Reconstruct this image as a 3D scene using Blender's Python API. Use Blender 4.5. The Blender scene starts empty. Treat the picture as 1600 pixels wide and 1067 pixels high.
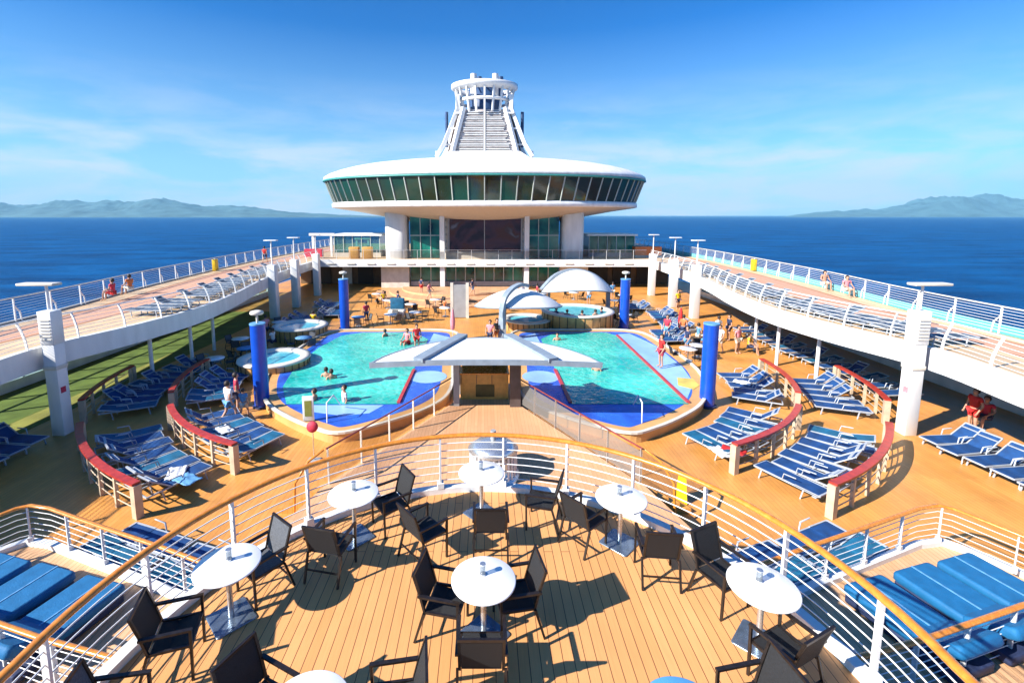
import bpy, math, random
from mathutils import Vector, Matrix, noise
random.seed(7)
R=math.radians
S=bpy.context.scene
COL=S.collection
# ---------------------------------------------------------------- camera
cd=bpy.data.cameras.new('camera'); cam=bpy.data.objects.new('camera',cd); COL.objects.link(cam)
cd.sensor_width=36; cd.lens=740/1600*36; cd.shift_x=43/1600; cd.shift_y=-101.5/1600
cd.clip_start=.05; cd.clip_end=200000
cam.location=(0,0,4.9); cam.rotation_euler=(R(90-7.32),0,0)
S.camera=cam
# ---------------------------------------------------------------- world
w=bpy.data.worlds.new('World'); S.world=w; w.use_nodes=True
nt=w.node_tree; N=nt.nodes; L=nt.links; N.clear()
def nd(t,**k):
    n=N.new(t)
    for a,b in k.items(): setattr(n,a,b)
    return n
SUN_EL=33.0; SUN_AZ=244.0
sky=nd('ShaderNodeTexSky',sky_type='NISHITA',sun_disc=False,sun_elevation=R(SUN_EL),sun_rotation=R(SUN_AZ),air_density=1.0,dust_density=.6,ozone_density=3.0,altitude=0)
hs=nd('ShaderNodeHueSaturation'); hs.inputs['Saturation'].default_value=1.45; hs.inputs['Value'].default_value=1.0
gm=nd('ShaderNodeGamma'); gm.inputs[1].default_value=1.18
tc=nd('ShaderNodeTexCoord'); mp=nd('ShaderNodeMapping'); mp.inputs['Scale'].default_value=(2.0,2.0,9)
no=nd('ShaderNodeTexNoise'); no.inputs['Scale'].default_value=2.0; no.inputs['Detail'].default_value=9; no.inputs['Roughness'].default_value=.62; no.inputs['Distortion'].default_value=.35
rp=nd('ShaderNodeValToRGB'); rp.color_ramp.elements[0].position=.38; rp.color_ramp.elements[1].position=.60
sx=nd('ShaderNodeSeparateXYZ')
er=nd('ShaderNodeValToRGB'); e=er.color_ramp.elements; e[0].position=0.0; e[0].color=(.95,.95,.95,1); e[1].position=.26; e[1].color=(0,0,0,1)
e2=er.color_ramp.elements.new(.10); e2.color=(.85,.85,.85,1); e3=er.color_ramp.elements.new(.16); e3.color=(.3,.3,.3,1)
mu=nd('ShaderNodeMath',operation='MULTIPLY'); mx=nd('ShaderNodeMixRGB'); mx.inputs[2].default_value=(7.8,8.0,9.0,1)
bg=nd('ShaderNodeBackground'); bg.inputs[1].default_value=.050
ow=nd('ShaderNodeOutputWorld')
L.new(sky.outputs[0],hs.inputs['Color']); tn=nd('ShaderNodeMixRGB',blend_type='MULTIPLY'); tn.inputs[0].default_value=1; tn.inputs[2].default_value=(.52,1.0,1.18,1); L.new(hs.outputs[0],tn.inputs[1]); L.new(tn.outputs[0],gm.inputs[0]); 
hz=nd('ShaderNodeValToRGB'); q=hz.color_ramp.elements; q[0].position=0; q[0].color=(.75,.75,.75,1); q[1].position=.34; q[1].color=(0,0,0,1); q3=q.new(.12); q3.color=(.42,.42,.42,1)
hm=nd('ShaderNodeMixRGB'); hm.inputs[2].default_value=(5.0,7.6,9.6,1); L.new(gm.outputs[0],hm.inputs[1]); L.new(hz.outputs[0],hm.inputs[0]); L.new(hm.outputs[0],mx.inputs[1])
L.new(tc.outputs['Generated'],mp.inputs[0]); L.new(mp.outputs[0],no.inputs['Vector']); L.new(no.outputs[0],rp.inputs[0])
L.new(tc.outputs['Generated'],sx.inputs[0]); L.new(sx.outputs['Z'],er.inputs[0]); L.new(sx.outputs['Z'],hz.inputs[0])
L.new(rp.outputs[0],mu.inputs[0]); L.new(er.outputs[0],mu.inputs[1]); L.new(mu.outputs[0],mx.inputs[0])
L.new(mx.outputs[0],bg.inputs[0]); L.new(bg.outputs[0],ow.inputs[0])
# ---------------------------------------------------------------- sun, exposure
sd=bpy.data.lights.new('sun','SUN'); sd.energy=5.0; sd.angle=R(.5); sd.color=(1,.935,.84)
so=bpy.data.objects.new('sun',sd); COL.objects.link(so)
so.rotation_euler=Vector((1.0,.49,-.73)).to_track_quat('-Z','Y').to_euler(); so.location=(-30,-20,40)
S.view_settings.view_transform='Standard'; S.view_settings.look='None'; S.view_settings.exposure=1.2; S.view_settings.gamma=1
S.render.engine='CYCLES'
try: S.cycles.volume_bounces=0; S.cycles.max_bounces=6; S.cycles.diffuse_bounces=1; S.cycles.transparent_max_bounces=24
except Exception: pass
# ---------------------------------------------------------------- materials
def mat(name,col,rough=.5,metal=0,var=.12,vs=3.0,bump=0,bs=20,spec=.5,col2=None,det=5,coat=0,vec='Object',stretch=None,emit=None):
    m=bpy.data.materials.new(name); m.use_nodes=True; n=m.node_tree.nodes; l=m.node_tree.links
    b=n['Principled BSDF']; b.inputs['Roughness'].default_value=rough; b.inputs['Metallic'].default_value=metal
    b.inputs['Specular IOR Level'].default_value=spec; b.inputs['Coat Weight'].default_value=coat
    t=n.new('ShaderNodeTexCoord'); mp=n.new('ShaderNodeMapping'); l.new(t.outputs[vec],mp.inputs[0])
    if stretch: mp.inputs['Scale'].default_value=stretch
    a=n.new('ShaderNodeTexNoise'); a.inputs['Scale'].default_value=vs; a.inputs['Detail'].default_value=det; l.new(mp.outputs[0],a.inputs['Vector'])
    r=n.new('ShaderNodeValToRGB'); r.color_ramp.elements[0].position=.3; r.color_ramp.elements[1].position=.7
    c=Vector(col[:3]); c2=Vector(col2) if col2 else c*(1-var*1.6)
    r.color_ramp.elements[0].color=(*c2,1); r.color_ramp.elements[1].color=(*(c*(1+var*.4)),1)
    l.new(a.outputs[0],r.inputs[0]); l.new(r.outputs[0],b.inputs['Base Color'])
    mr=n.new('ShaderNodeMapRange'); mr.inputs['To Min'].default_value=max(rough-.08,.02); mr.inputs['To Max'].default_value=min(rough+.1,1); l.new(a.outputs[0],mr.inputs[0]); l.new(mr.outputs[0],b.inputs['Roughness'])
    if bump:
        q=n.new('ShaderNodeTexNoise'); q.inputs['Scale'].default_value=bs; q.inputs['Detail'].default_value=4; l.new(mp.outputs[0],q.inputs['Vector'])
        u=n.new('ShaderNodeBump'); u.inputs['Strength'].default_value=bump; u.inputs['Distance'].default_value=.05; l.new(q.outputs[0],u.inputs['Height']); l.new(u.outputs[0],b.inputs['Normal'])
    if emit: b.inputs['Emission Color'].default_value=(*emit[:3],1); b.inputs['Emission Strength'].default_value=emit[3]
    return m
def planks(name,c1,c2,seam,row=.115,length=3.2,mortar=.006,rough=.5,rot=90,stain=.25,bumps=.15,spec=.4):
    m=bpy.data.materials.new(name); m.use_nodes=True; n=m.node_tree.nodes; l=m.node_tree.links
    b=n['Principled BSDF']; b.inputs['Specular IOR Level'].default_value=spec
    t=n.new('ShaderNodeTexCoord'); mp=n.new('ShaderNodeMapping'); mp.inputs['Rotation'].default_value=(0,0,R(rot)); l.new(t.outputs['Object'],mp.inputs[0])
    k=n.new('ShaderNodeTexBrick'); k.offset=.37; k.inputs['Scale'].default_value=1; k.inputs['Mortar Size'].default_value=mortar; k.inputs['Mortar Smooth'].default_value=.2
    k.inputs['Brick Width'].default_value=length; k.inputs['Row Height'].default_value=row; k.inputs['Bias'].default_value=0
    k.inputs['Color1'].default_value=(*c1,1); k.inputs['Color2'].default_value=(*c2,1); k.inputs['Mortar'].default_value=(*seam,1); l.new(mp.outputs[0],k.inputs['Vector'])
    g=n.new('ShaderNodeTexNoise'); g.inputs['Scale'].default_value=.6; g.inputs['Detail'].default_value=7; g.inputs['Roughness'].default_value=.6; l.new(t.outputs['Object'],g.inputs['Vector'])
    gr=n.new('ShaderNodeMapRange'); gr.inputs['From Min'].default_value=.3; gr.inputs['From Max'].default_value=.7; gr.inputs['To Min'].default_value=1-stain; gr.inputs['To Max'].default_value=1.06; l.new(g.outputs[0],gr.inputs[0])
    mp2=n.new('ShaderNodeMapping'); mp2.inputs['Scale'].default_value=(60,2,1); mp2.inputs['Rotation'].default_value=(0,0,R(rot-90)); l.new(t.outputs['Object'],mp2.inputs[0])
    g2=n.new('ShaderNodeTexNoise'); g2.inputs['Scale'].default_value=1; g2.inputs['Detail'].default_value=3; l.new(mp2.outputs[0],g2.inputs['Vector'])
    gr2=n.new('ShaderNodeMapRange'); gr2.inputs['To Min'].default_value=.86; gr2.inputs['To Max'].default_value=1.1; l.new(g2.outputs[0],gr2.inputs[0])
    mm=n.new('ShaderNodeMath'); mm.operation='MULTIPLY'; l.new(gr.outputs[0],mm.inputs[0]); l.new(gr2.outputs[0],mm.inputs[1])
    v=n.new('ShaderNodeVectorMath'); v.operation='SCALE'; l.new(k.outputs['Color'],v.inputs[0]); l.new(mm.outputs[0],v.inputs['Scale']); l.new(v.outputs[0],b.inputs['Base Color'])
    rr=n.new('ShaderNodeMapRange'); rr.inputs['To Min'].default_value=rough-.15; rr.inputs['To Max'].default_value=rough+.2; l.new(g.outputs[0],rr.inputs[0]); l.new(rr.outputs[0],b.inputs['Roughness'])
    u=n.new('ShaderNodeBump'); u.inputs['Strength'].default_value=bumps; u.inputs['Distance'].default_value=.01; u.invert=True; l.new(k.outputs['Fac'],u.inputs['Height']); l.new(u.outputs[0],b.inputs['Normal'])
    return m
def glassm(name,tint,tr=.6,rough=.03):
    m=bpy.data.materials.new(name); m.use_nodes=True; n=m.node_tree.nodes; l=m.node_tree.links; n.clear()
    o=n.new('ShaderNodeOutputMaterial'); a=n.new('ShaderNodeBsdfTransparent'); a.inputs[0].default_value=(*tint,1)
    p=n.new('ShaderNodeBsdfPrincipled'); p.inputs['Base Color'].default_value=(tint[0]*.3,tint[1]*.3,tint[2]*.3,1); p.inputs['Roughness'].default_value=rough
    f=n.new('ShaderNodeLayerWeight'); f.inputs[0].default_value=.25
    k=n.new('ShaderNodeMapRange'); k.inputs['To Min'].default_value=1-tr; k.inputs['To Max'].default_value=1-tr*.55; l.new(f.outputs['Fresnel'],k.inputs[0])
    x=n.new('ShaderNodeMixShader'); l.new(k.outputs[0],x.inputs[0]); l.new(a.outputs[0],x.inputs[1]); l.new(p.outputs[0],x.inputs[2]); l.new(x.outputs[0],o.inputs[0])
    return m
M={}
M['neardeck']=planks('near_planks',(.66,.312,.112),(.74,.365,.14),(.15,.06,.025),mortar=.005,row=.125,stain=.12,rough=.5)
M['pooldeck']=planks('pool_planks',(.70,.305,.07),(.77,.35,.09),(.44,.17,.033),row=.14,mortar=.005,stain=.30,rough=.38,spec=.45)
M['wingdeck']=planks('wing_planks',(.66,.38,.20),(.72,.44,.25),(.3,.15,.07),row=.12,mortar=.005,stain=.12)
M['centdeck']=planks('platform_planks',(.66,.35,.18),(.72,.40,.21),(.42,.22,.09),row=.12,mortar=.004,stain=.12)
M['trackplank']=planks('upper_planks',(.68,.47,.27),(.76,.55,.34),(.42,.26,.14),row=.14,mortar=.006,stain=.15,rot=90)
M['track']=mat('track_rubber',(.60,.33,.22),.8,var=.12,vs=6,bump=.1,bs=80)
M['trackline']=mat('track_line',(.45,.19,.09),.7,var=.1)
M['white']=mat('white_paint',(.80,.80,.79),.4,var=.10,vs=1.6,bump=.06,bs=3,stretch=(1,1,.25),det=8)
M['steel_white']=mat('white_rail_paint',(.78,.79,.80),.3,var=.06,vs=8)
M['screenpost']=mat('screen_post',(.58,.45,.32),.5,var=.15)
M['offwhite']=mat('cream_paint',(.66,.62,.54),.5,var=.12,vs=2)
M['table']=mat('table_laminate',(.86,.86,.87),.22,var=.02,vs=9)
M['shadetable']=mat('shade_painted_laminate',(.10,.36,.68),.25,var=.08,vs=4)  # white tabletop lying in shade; the shade is painted in as blue
M['alu']=mat('brushed_aluminium',(.62,.66,.70),.28,metal=.8,var=.08,vs=30)
M['plate']=mat('base_plate_metal',(.22,.29,.38),.25,metal=.7,var=.2,vs=9)
M['clear']=glassm('clear_acrylic',(.85,.92,.97),.55)
M['frame']=mat('black_frame',(.018,.014,.013),.35,var=.3,vs=20)
M['sling']=mat('black_mesh_fabric',(.014,.015,.018),.75,var=.35,vs=60,bump=.3,bs=400)
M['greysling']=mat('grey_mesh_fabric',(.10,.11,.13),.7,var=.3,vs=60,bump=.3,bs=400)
M['wood']=mat('varnished_teak',(.66,.235,.03),.25,var=.25,vs=14,coat=.4,col2=(.50,.17,.018))
M['redwood']=mat('red_cap',(.46,.045,.03),.35,var=.2,vs=5)
M['maroon']=mat('maroon_rail',(.26,.05,.04),.3,var=.2,vs=5)
M['blue']=mat('blue_column_paint',(.005,.07,.50),.3,var=.12,vs=2,coat=.2)
M['pad']=mat('blue_cushion',(.004,.13,.32),.7,var=.12,vs=5,bump=.15,bs=30)
M['slingblue']=mat('blue_sling',(.005,.060,.215),.7,var=.3,vs=3,bump=.2,bs=60)
M['slinggrey']=mat('grey_blue_sling',(.10,.15,.22),.7,var=.5,vs=4)
M['slingteal']=mat('teal_sling',(.005,.125,.25),.7,var=.3,vs=3,bump=.2,bs=60)
M['lwhite']=mat('lounger_frame_white',(.42,.46,.52),.35,var=.1)
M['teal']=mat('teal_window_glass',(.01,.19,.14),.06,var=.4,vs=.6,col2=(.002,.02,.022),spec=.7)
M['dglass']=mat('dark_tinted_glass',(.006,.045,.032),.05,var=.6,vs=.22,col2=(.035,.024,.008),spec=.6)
M['tealframe']=mat('teal_frame_paint',(.05,.30,.27),.4,var=.1)
M['mull']=mat('mullion_paint',(.45,.50,.46),.4,var=.08)
M['wind']=glassm('windscreen_glass',(.45,.80,.82),.72)
M['windside']=glassm('side_window_glass',(.80,.95,.93),.86)
M['kick']=mat('teal_kickboard',(.10,.50,.55),.2,var=.1)
M['windclear']=glassm('smoked_rail_glass',(.80,.78,.76),.88)
M['turf']=mat('artificial_turf',(.24,.25,.05),.9,var=.25,vs=1.2,bump=.2,bs=160)
M['water']=None
M['canvas']=mat('canopy_fabric',(.84,.83,.80),.6,var=.04,vs=2,bump=.05,bs=4)
M['beam']=mat('grey_canopy_beam',(.24,.30,.37),.45,var=.12,vs=4)
M['darkpost']=mat('dark_brown_post',(.10,.075,.07),.5,var=.2)
M['red']=mat('red_fabric',(.55,.02,.02),.7,var=.15,vs=9)
M['pink']=mat('pink_fabric',(.75,.26,.30),.7,var=.12,vs=9)
M['crimson']=mat('crimson_fabric',(.52,.03,.07),.7,var=.12,vs=9)
M['navy']=mat('navy_fabric',(.02,.035,.10),.7,var=.2,vs=9)
M['lblue']=mat('light_blue_fabric',(.12,.33,.60),.7,var=.2,vs=9)
M['towel']=mat('white_towel',(.75,.76,.78),.9,var=.08,vs=9,bump=.3,bs=50)
M['orangef']=mat('orange_fabric',(.6,.17,.05),.7,var=.15,vs=9)
M['black']=mat('matt_black',(.012,.012,.014),.5,var=.2)
M['skin']=mat('skin',(.50,.27,.18),.55,var=.1,vs=12)
M['hair']=mat('dark_hair',(.03,.018,.012),.6,var=.3,vs=30)
M['yellow']=mat('yellow_plastic',(.80,.52,.02),.35,var=.08)
M['cab']=mat('orange_wood_cabinet',(.62,.33,.08),.35,var=.15,vs=5)
M['recess']=mat('olive_dark_recess',(.05,.055,.012),.4,var=.3)
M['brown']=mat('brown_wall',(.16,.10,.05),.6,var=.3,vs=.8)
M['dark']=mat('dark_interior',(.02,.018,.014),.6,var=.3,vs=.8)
M['grey']=mat('grey_paint',(.34,.35,.36),.5,var=.12,vs=2)
M['funnelwall']=mat('funnel_plating',(.66,.60,.58),.55,var=.35,vs=3,stretch=(.4,1,3))
M['bluedark']=mat('dark_blue_steel',(.03,.08,.20),.45,var=.2)
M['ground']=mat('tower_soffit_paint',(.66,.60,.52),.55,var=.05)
M['tile']=mat('mosaic_blue',(.03,.15,.62),.25,var=.3,vs=.9,col2=(.02,.05,.38),spec=.5)
M['tilelight']=mat('mosaic_light_blue',(.28,.48,.72),.3,var=.4,vs=.8,col2=(.22,.38,.72),spec=.5)
M['tileyellow']=mat('mosaic_yellow',(.72,.55,.10),.35,var=.2,vs=2)
M['rededge']=mat('red_pool_edging',(.48,.05,.06),.4,var=.15)
M['rim']=mat('pool_rim_resin',(.66,.36,.13),.45,var=.14,vs=1.5)
M['rimwhite']=mat('whirlpool_rim',(.74,.68,.58),.4,var=.08)
M['wetblue']=mat('whirlpool_water',(.10,.52,.60),.08,var=.2,vs=2,bump=.15,bs=5)
def water_pool():
    m=bpy.data.materials.new('pool_water'); m.use_nodes=True; n=m.node_tree.nodes; l=m.node_tree.links; b=n['Principled BSDF']
    t=n.new('ShaderNodeTexCoord'); a=n.new('ShaderNodeTexNoise'); a.inputs['Scale'].default_value=.32; a.inputs['Detail'].default_value=4; a.inputs['Distortion'].default_value=.6; l.new(t.outputs['Object'],a.inputs[0])
    r=n.new('ShaderNodeValToRGB'); r.color_ramp.elements[0].position=.33; r.color_ramp.elements[0].color=(.004,.34,.30,1); r.color_ramp.elements[1].position=.66; r.color_ramp.elements[1].color=(.07,.61,.50,1)
    l.new(a.outputs[0],r.inputs[0])
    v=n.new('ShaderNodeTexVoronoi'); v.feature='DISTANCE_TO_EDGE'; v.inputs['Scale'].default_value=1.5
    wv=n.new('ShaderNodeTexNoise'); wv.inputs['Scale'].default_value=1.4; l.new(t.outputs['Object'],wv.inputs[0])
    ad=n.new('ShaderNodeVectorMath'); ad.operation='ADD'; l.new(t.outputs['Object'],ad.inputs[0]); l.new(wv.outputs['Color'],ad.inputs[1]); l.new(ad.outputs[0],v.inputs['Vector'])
    r2=n.new('ShaderNodeValToRGB'); r2.color_ramp.elements[0].color=(.09,.09,.09,1); r2.color_ramp.elements[1].position=.12; r2.color_ramp.elements[1].color=(0,0,0,1); l.new(v.outputs['Distance'],r2.inputs[0])  # pale caustic light lines painted into the water colour
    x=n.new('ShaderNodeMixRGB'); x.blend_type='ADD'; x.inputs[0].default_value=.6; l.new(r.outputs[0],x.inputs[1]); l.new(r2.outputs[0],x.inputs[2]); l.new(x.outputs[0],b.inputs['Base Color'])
    b.inputs['Roughness'].default_value=.06; b.inputs['Specular IOR Level'].default_value=.35
    w2=n.new('ShaderNodeTexNoise'); w2.inputs['Scale'].default_value=3.5; w2.inputs['Detail'].default_value=3; l.new(t.outputs['Object'],w2.inputs[0])
    u=n.new('ShaderNodeBump'); u.inputs['Strength'].default_value=.7; u.inputs['Distance'].default_value=.10; l.new(w2.outputs[0],u.inputs['Height']); l.new(u.outputs[0],b.inputs['Normal'])
    return m
M['water']=water_pool()
def sea_mat():
    m=bpy.data.materials.new('sea_water'); m.use_nodes=True; n=m.node_tree.nodes; l=m.node_tree.links; b=n['Principled BSDF']
    t=n.new('ShaderNodeTexCoord'); mp=n.new('ShaderNodeMapping'); mp.inputs['Scale'].default_value=(.35,1,1); l.new(t.outputs['Object'],mp.inputs[0])
    a=n.new('ShaderNodeTexNoise'); a.inputs['Scale'].default_value=.03; a.inputs['Detail'].default_value=12; a.inputs['Roughness'].default_value=.75; l.new(mp.outputs[0],a.inputs[0])
    r=n.new('ShaderNodeValToRGB'); r.color_ramp.elements[0].position=.38; r.color_ramp.elements[0].color=(.0003,.036,.125,1); r.color_ramp.elements[1].position=.62; r.color_ramp.elements[1].color=(.0006,.090,.27,1)
    l.new(a.outputs[0],r.inputs[0]); l.new(r.outputs[0],b.inputs['Base Color'])
    b.inputs['Roughness'].default_value=.5; b.inputs['Specular IOR Level'].default_value=.06
    q=n.new('ShaderNodeTexNoise'); q.inputs['Scale'].default_value=.12; q.inputs['Detail'].default_value=8; q.inputs['Roughness'].default_value=.7; l.new(mp.outputs[0],q.inputs[0])
    u=n.new('ShaderNodeBump'); u.inputs['Strength'].default_value=.9; u.inputs['Distance'].default_value=2.5; l.new(q.outputs[0],u.inputs['Height']); l.new(u.outputs[0],b.inputs['Normal'])
    return m
M['sea']=sea_mat()
M['hill']=mat('hill_forest',(.07,.15,.17),.9,vs=.0022,det=9,col2=(.02,.05,.055))
M['hull']=mat('hull_paint',(.74,.76,.78),.4,var=.06,vs=.2)
def screen_mat():
    m=bpy.data.materials.new('video_screen'); m.use_nodes=True; n=m.node_tree.nodes; l=m.node_tree.links; b=n['Principled BSDF']
    t=n.new('ShaderNodeTexCoord'); a=n.new('ShaderNodeTexNoise'); a.inputs['Scale'].default_value=.42; a.inputs['Detail'].default_value=3; a.inputs['Distortion'].default_value=1.2; l.new(t.outputs['Object'],a.inputs[0])
    r=n.new('ShaderNodeValToRGB'); es=r.color_ramp.elements; es[0].position=.42; es[0].color=(.008,.008,.02,1); es[1].position=.78; es[1].color=(.10,.11,.17,1)
    x=es.new(.52); x.color=(.035,.018,.035,1); x=es.new(.61); x.color=(.04,.014,.012,1); x=es.new(.66); x.color=(.03,.02,.03,1)
    l.new(a.outputs[0],r.inputs[0]); l.new(r.outputs[0],b.inputs['Emission Color']); b.inputs['Emission Strength'].default_value=.28; b.inputs['Specular IOR Level'].default_value=.2
    b.inputs['Base Color'].default_value=(.01,.01,.015,1); b.inputs['Roughness'].default_value=.3
    return m
M['screen']=screen_mat()
# ---------------------------------------------------------------- mesh builder
class MB:
    def __init__(s): s.v=[]; s.f=[]; s.sm=[]
    def add(s,vs,fs,smooth=False):
        o=len(s.v); s.v+= [tuple(v) for v in vs]; s.f+=[tuple(i+o for i in f) for f in fs]; s.sm+=[smooth]*len(fs); return s
    def box(s,x0,x1,y0,y1,z0,z1):
        return s.add([(x0,y0,z0),(x1,y0,z0),(x1,y1,z0),(x0,y1,z0),(x0,y0,z1),(x1,y0,z1),(x1,y1,z1),(x0,y1,z1)],
            [(0,3,2,1),(4,5,6,7),(0,1,5,4),(1,2,6,5),(2,3,7,6),(3,0,4,7)])
    def obox(s,c,sz,rz=0,rx=0,bev=0):
        m=Matrix.Translation(c)@Matrix.Rotation(rz,4,'Z')@Matrix.Rotation(rx,4,'X'); a,b,d=sz[0]/2,sz[1]/2,sz[2]/2
        if not bev:
            vs=[m@Vector(p) for p in [(-a,-b,-d),(a,-b,-d),(a,b,-d),(-a,b,-d),(-a,-b,d),(a,-b,d),(a,b,d),(-a,b,d)]]
            return s.add(vs,[(0,3,2,1),(4,5,6,7),(0,1,5,4),(1,2,6,5),(2,3,7,6),(3,0,4,7)])
        pr=[]; 
        for (cx,cy,a0) in ((a-bev,b-bev,0),(-a+bev,b-bev,90),(-a+bev,-b+bev,180),(a-bev,-b+bev,270)):
            for k in range(4): t=R(a0+k*30); pr.append((cx+bev*math.cos(t),cy+bev*math.sin(t)))
        n=len(pr); e=min(bev*.6,d*.9); vs=[];fs=[]
        sc=lambda q,k:((q[0])*(1-k/a),(q[1])*(1-k/b))
        for (z,k) in ((-d,e*.7),(-d+e,0),(d-e,0),(d-.3*e,e*.3),(d,e)):
            vs+=[m@Vector((*sc(q,k),z)) for q in pr]
        for j in range(4):
            for i in range(n): fs.append((j*n+i,j*n+(i+1)%n,(j+1)*n+(i+1)%n,(j+1)*n+i))
        s.add(vs,fs,True); s.add(vs[-n:],[tuple(range(n))]); s.add(vs[:n],[tuple(range(n-1,-1,-1))]); return s
    def sweep(s,path,prof,closed=False,cap=True,smooth=True,up=(0,0,1)):
        P=[Vector(p) for p in path]; n=len(P); k=len(prof); vs=[]; fs=[]
        for i,p in enumerate(P):
            a=P[(i-1)%n] if (closed or i>0) else p; b=P[(i+1)%n] if (closed or i<n-1) else p
            t=(b-a); t=t.normalized() if t.length>1e-9 else Vector((0,1,0)); u=Vector(up)
            sd=t.cross(u)
            if sd.length<1e-3: sd=t.cross(Vector((1,0,0)))
            sd.normalize(); u2=sd.cross(t)
            d=1.0
            if (closed or 0<i<n-1):
                t1=(p-a).normalized(); c=max(t1.dot(t),.5); d=1/c
            for (x,y) in prof: vs.append(p+sd*x*d+u2*y)
        m=n if closed else n-1
        for i in range(m):
            for j in range(k): fs.append((i*k+j,((i+1)%n)*k+j,((i+1)%n)*k+(j+1)%k,i*k+(j+1)%k))
        vol=0
        for q in range(k):
            f=fs[q]; a,b,c,d=[vs[z] for z in f]; ctr=(P[0]+P[1])/2; vol+=(b-a).cross(d-a).dot((a+b+c+d)/4-ctr)
        fl=vol<0
        if fl: fs=[f[::-1] for f in fs]
        s.add(vs,fs,smooth)
        if cap and not closed:
            c1=tuple(range(k)); c2=tuple(range(k-1,-1,-1))
            def side(seg,c,out):
                a,b,d=[seg[q] for q in c[:3]]; return (b-a).cross(d-b).dot(out)>=0
            o1=(P[0]-P[1]); o2=(P[-1]-P[-2])
            s.add(vs[:k],[c1 if side(vs[:k],c1,o1) else c2]); s.add(vs[-k:],[c1 if side(vs[-k:],c1,o2) else c2])
        return s
    def tube(s,path,r,seg=8,closed=False,ry=None):
        ry=ry or r
        return s.sweep(path,[(r*math.cos(-2*math.pi*i/seg),ry*math.sin(-2*math.pi*i/seg)) for i in range(seg)],closed)
    def bar(s,path,wd,h,closed=False): a,b=wd/2,h/2; return s.sweep(path,[(-a,-b),(-a,b),(a,b),(a,-b)],closed,smooth=False)
    def lathe(s,prof,cx=0,cy=0,sx=1,sy=1,seg=24,a0=0,a1=360,smooth=True):
        full=abs(a1-a0)>=360; n=seg if full else seg+1; vs=[];fs=[]; k=len(prof)
        for i in range(n):
            t=R(a0+(a1-a0)*i/seg)
            for r,z in prof: vs.append((cx+r*sx*math.cos(t),cy+r*sy*math.sin(t),z))
        for i in range(seg):
            for j in range(k-1): fs.append((i*k+j,((i+1)%n)*k+j,((i+1)%n)*k+j+1,i*k+j+1))
        return s.add(vs,fs,smooth)
    def cyl(s,x,y,z0,z1,r0,r1=None,seg=16,bev=.0):
        r1=r0 if r1 is None else r1
        s.lathe([(r0,z0),(r1,z1)],x,y,seg=seg); 
        s.add([(x+r1*math.cos(2*math.pi*i/seg),y+r1*math.sin(2*math.pi*i/seg),z1) for i in range(seg)],[tuple(range(seg))])
        s.add([(x+r0*math.cos(2*math.pi*i/seg),y+r0*math.sin(2*math.pi*i/seg),z0) for i in range(seg)],[tuple(range(seg-1,-1,-1))]); return s
    def prism(s,poly,z0,z1,top=True,bot=True):
        n=len(poly); ar=sum(poly[i][0]*poly[(i+1)%n][1]-poly[(i+1)%n][0]*poly[i][1] for i in range(n))
        if ar<0: poly=poly[::-1]
        vs=[(x,y,z0) for x,y in poly]+[(x,y,z1) for x,y in poly]
        fs=[(i,(i+1)%n,n+(i+1)%n,n+i) for i in range(n)]
        if top: fs.append(tuple(range(n,2*n)))
        if bot: fs.append(tuple(range(n-1,-1,-1)))
        return s.add(vs,fs)
    def sphere(s,c,r,seg=10,rings=6,sz=1):
        return s.lathe([(r*math.sin(math.pi*j/rings)+1e-5,c[2]-r*sz*math.cos(math.pi*j/rings)) for j in range(rings+1)],c[0],c[1],seg=seg)
    def mesh(s,name,m):
        me=bpy.data.meshes.new(name); me.from_pydata(s.v,[],s.f)
        me.polygons.foreach_set('use_smooth',s.sm); me.update()
        if m: me.materials.append(M[m] if isinstance(m,str) else m)
        return me
    def build(s,name,m,parent=None,loc=None):
        o=bpy.data.objects.new(name,s.mesh(name,m)); COL.objects.link(o)
        if parent: o.parent=parent
        if loc: o.location=loc
        return o
def tag(o,label=None,cat=None,group=None,kind=None):
    if label: o['label']=label
    if cat: o['category']=cat
    if group: o['group']=group
    if kind: o['kind']=kind
    return o
def empty(name,loc,rz,label,cat,group=None):
    o=bpy.data.objects.new(name,None); COL.objects.link(o); o.location=loc; o.rotation_euler=(0,0,rz); o.empty_display_size=.2
    return tag(o,label,cat,group)
def struct(name,mb,m): return tag(mb.build(name,m),kind='structure')
KIDS={}
def copy_tree(o,parent=None):
    c=o.copy(); COL.objects.link(c)
    if parent: c.parent=parent
    for ch in list(o.children): copy_tree(ch,c)
    return c
def place(proto,loc,rz,label,group=None,used={}):
    if proto.name not in used: used[proto.name]=1; o=proto
    else: o=copy_tree(proto)
    o.location=loc; o.rotation_euler=(0,0,rz); o['label']=label
    if group: o['group']=group
    return o
ORD=['first','second','third','fourth','fifth','sixth','seventh','eighth','ninth','tenth','eleventh','twelfth','thirteenth','fourteenth','fifteenth','sixteenth','seventeenth','eighteenth','nineteenth','twentieth']
ORD+=['twenty-'+x for x in ORD[:9]]+['thirtieth']+['thirty-'+x for x in ORD[:9]]
def spl(pts,n=8):
    P=[Vector(p) for p in pts]; out=[]
    for i in range(len(P)-1):
        p0=P[max(i-1,0)];p1=P[i];p2=P[i+1];p3=P[min(i+2,len(P)-1)]
        for k in range(n):
            t=k/n; out.append(.5*((2*p1)+(p2-p0)*t+(2*p0-5*p1+4*p2-p3)*t*t+(3*p1-p0-3*p2+p3)*t**3))
    out.append(P[-1]); return out
def walk(path,step,start=0):
    out=[]; d=start; acc=0
    for a,b in zip(path[:-1],path[1:]):
        a=Vector(a);b=Vector(b);l=(b-a).length
        while acc+l>=d and l>0:
            out.append((a.lerp(b,(d-acc)/l),(b-a).normalized())); d+=step
        acc+=l
    return out
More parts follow.
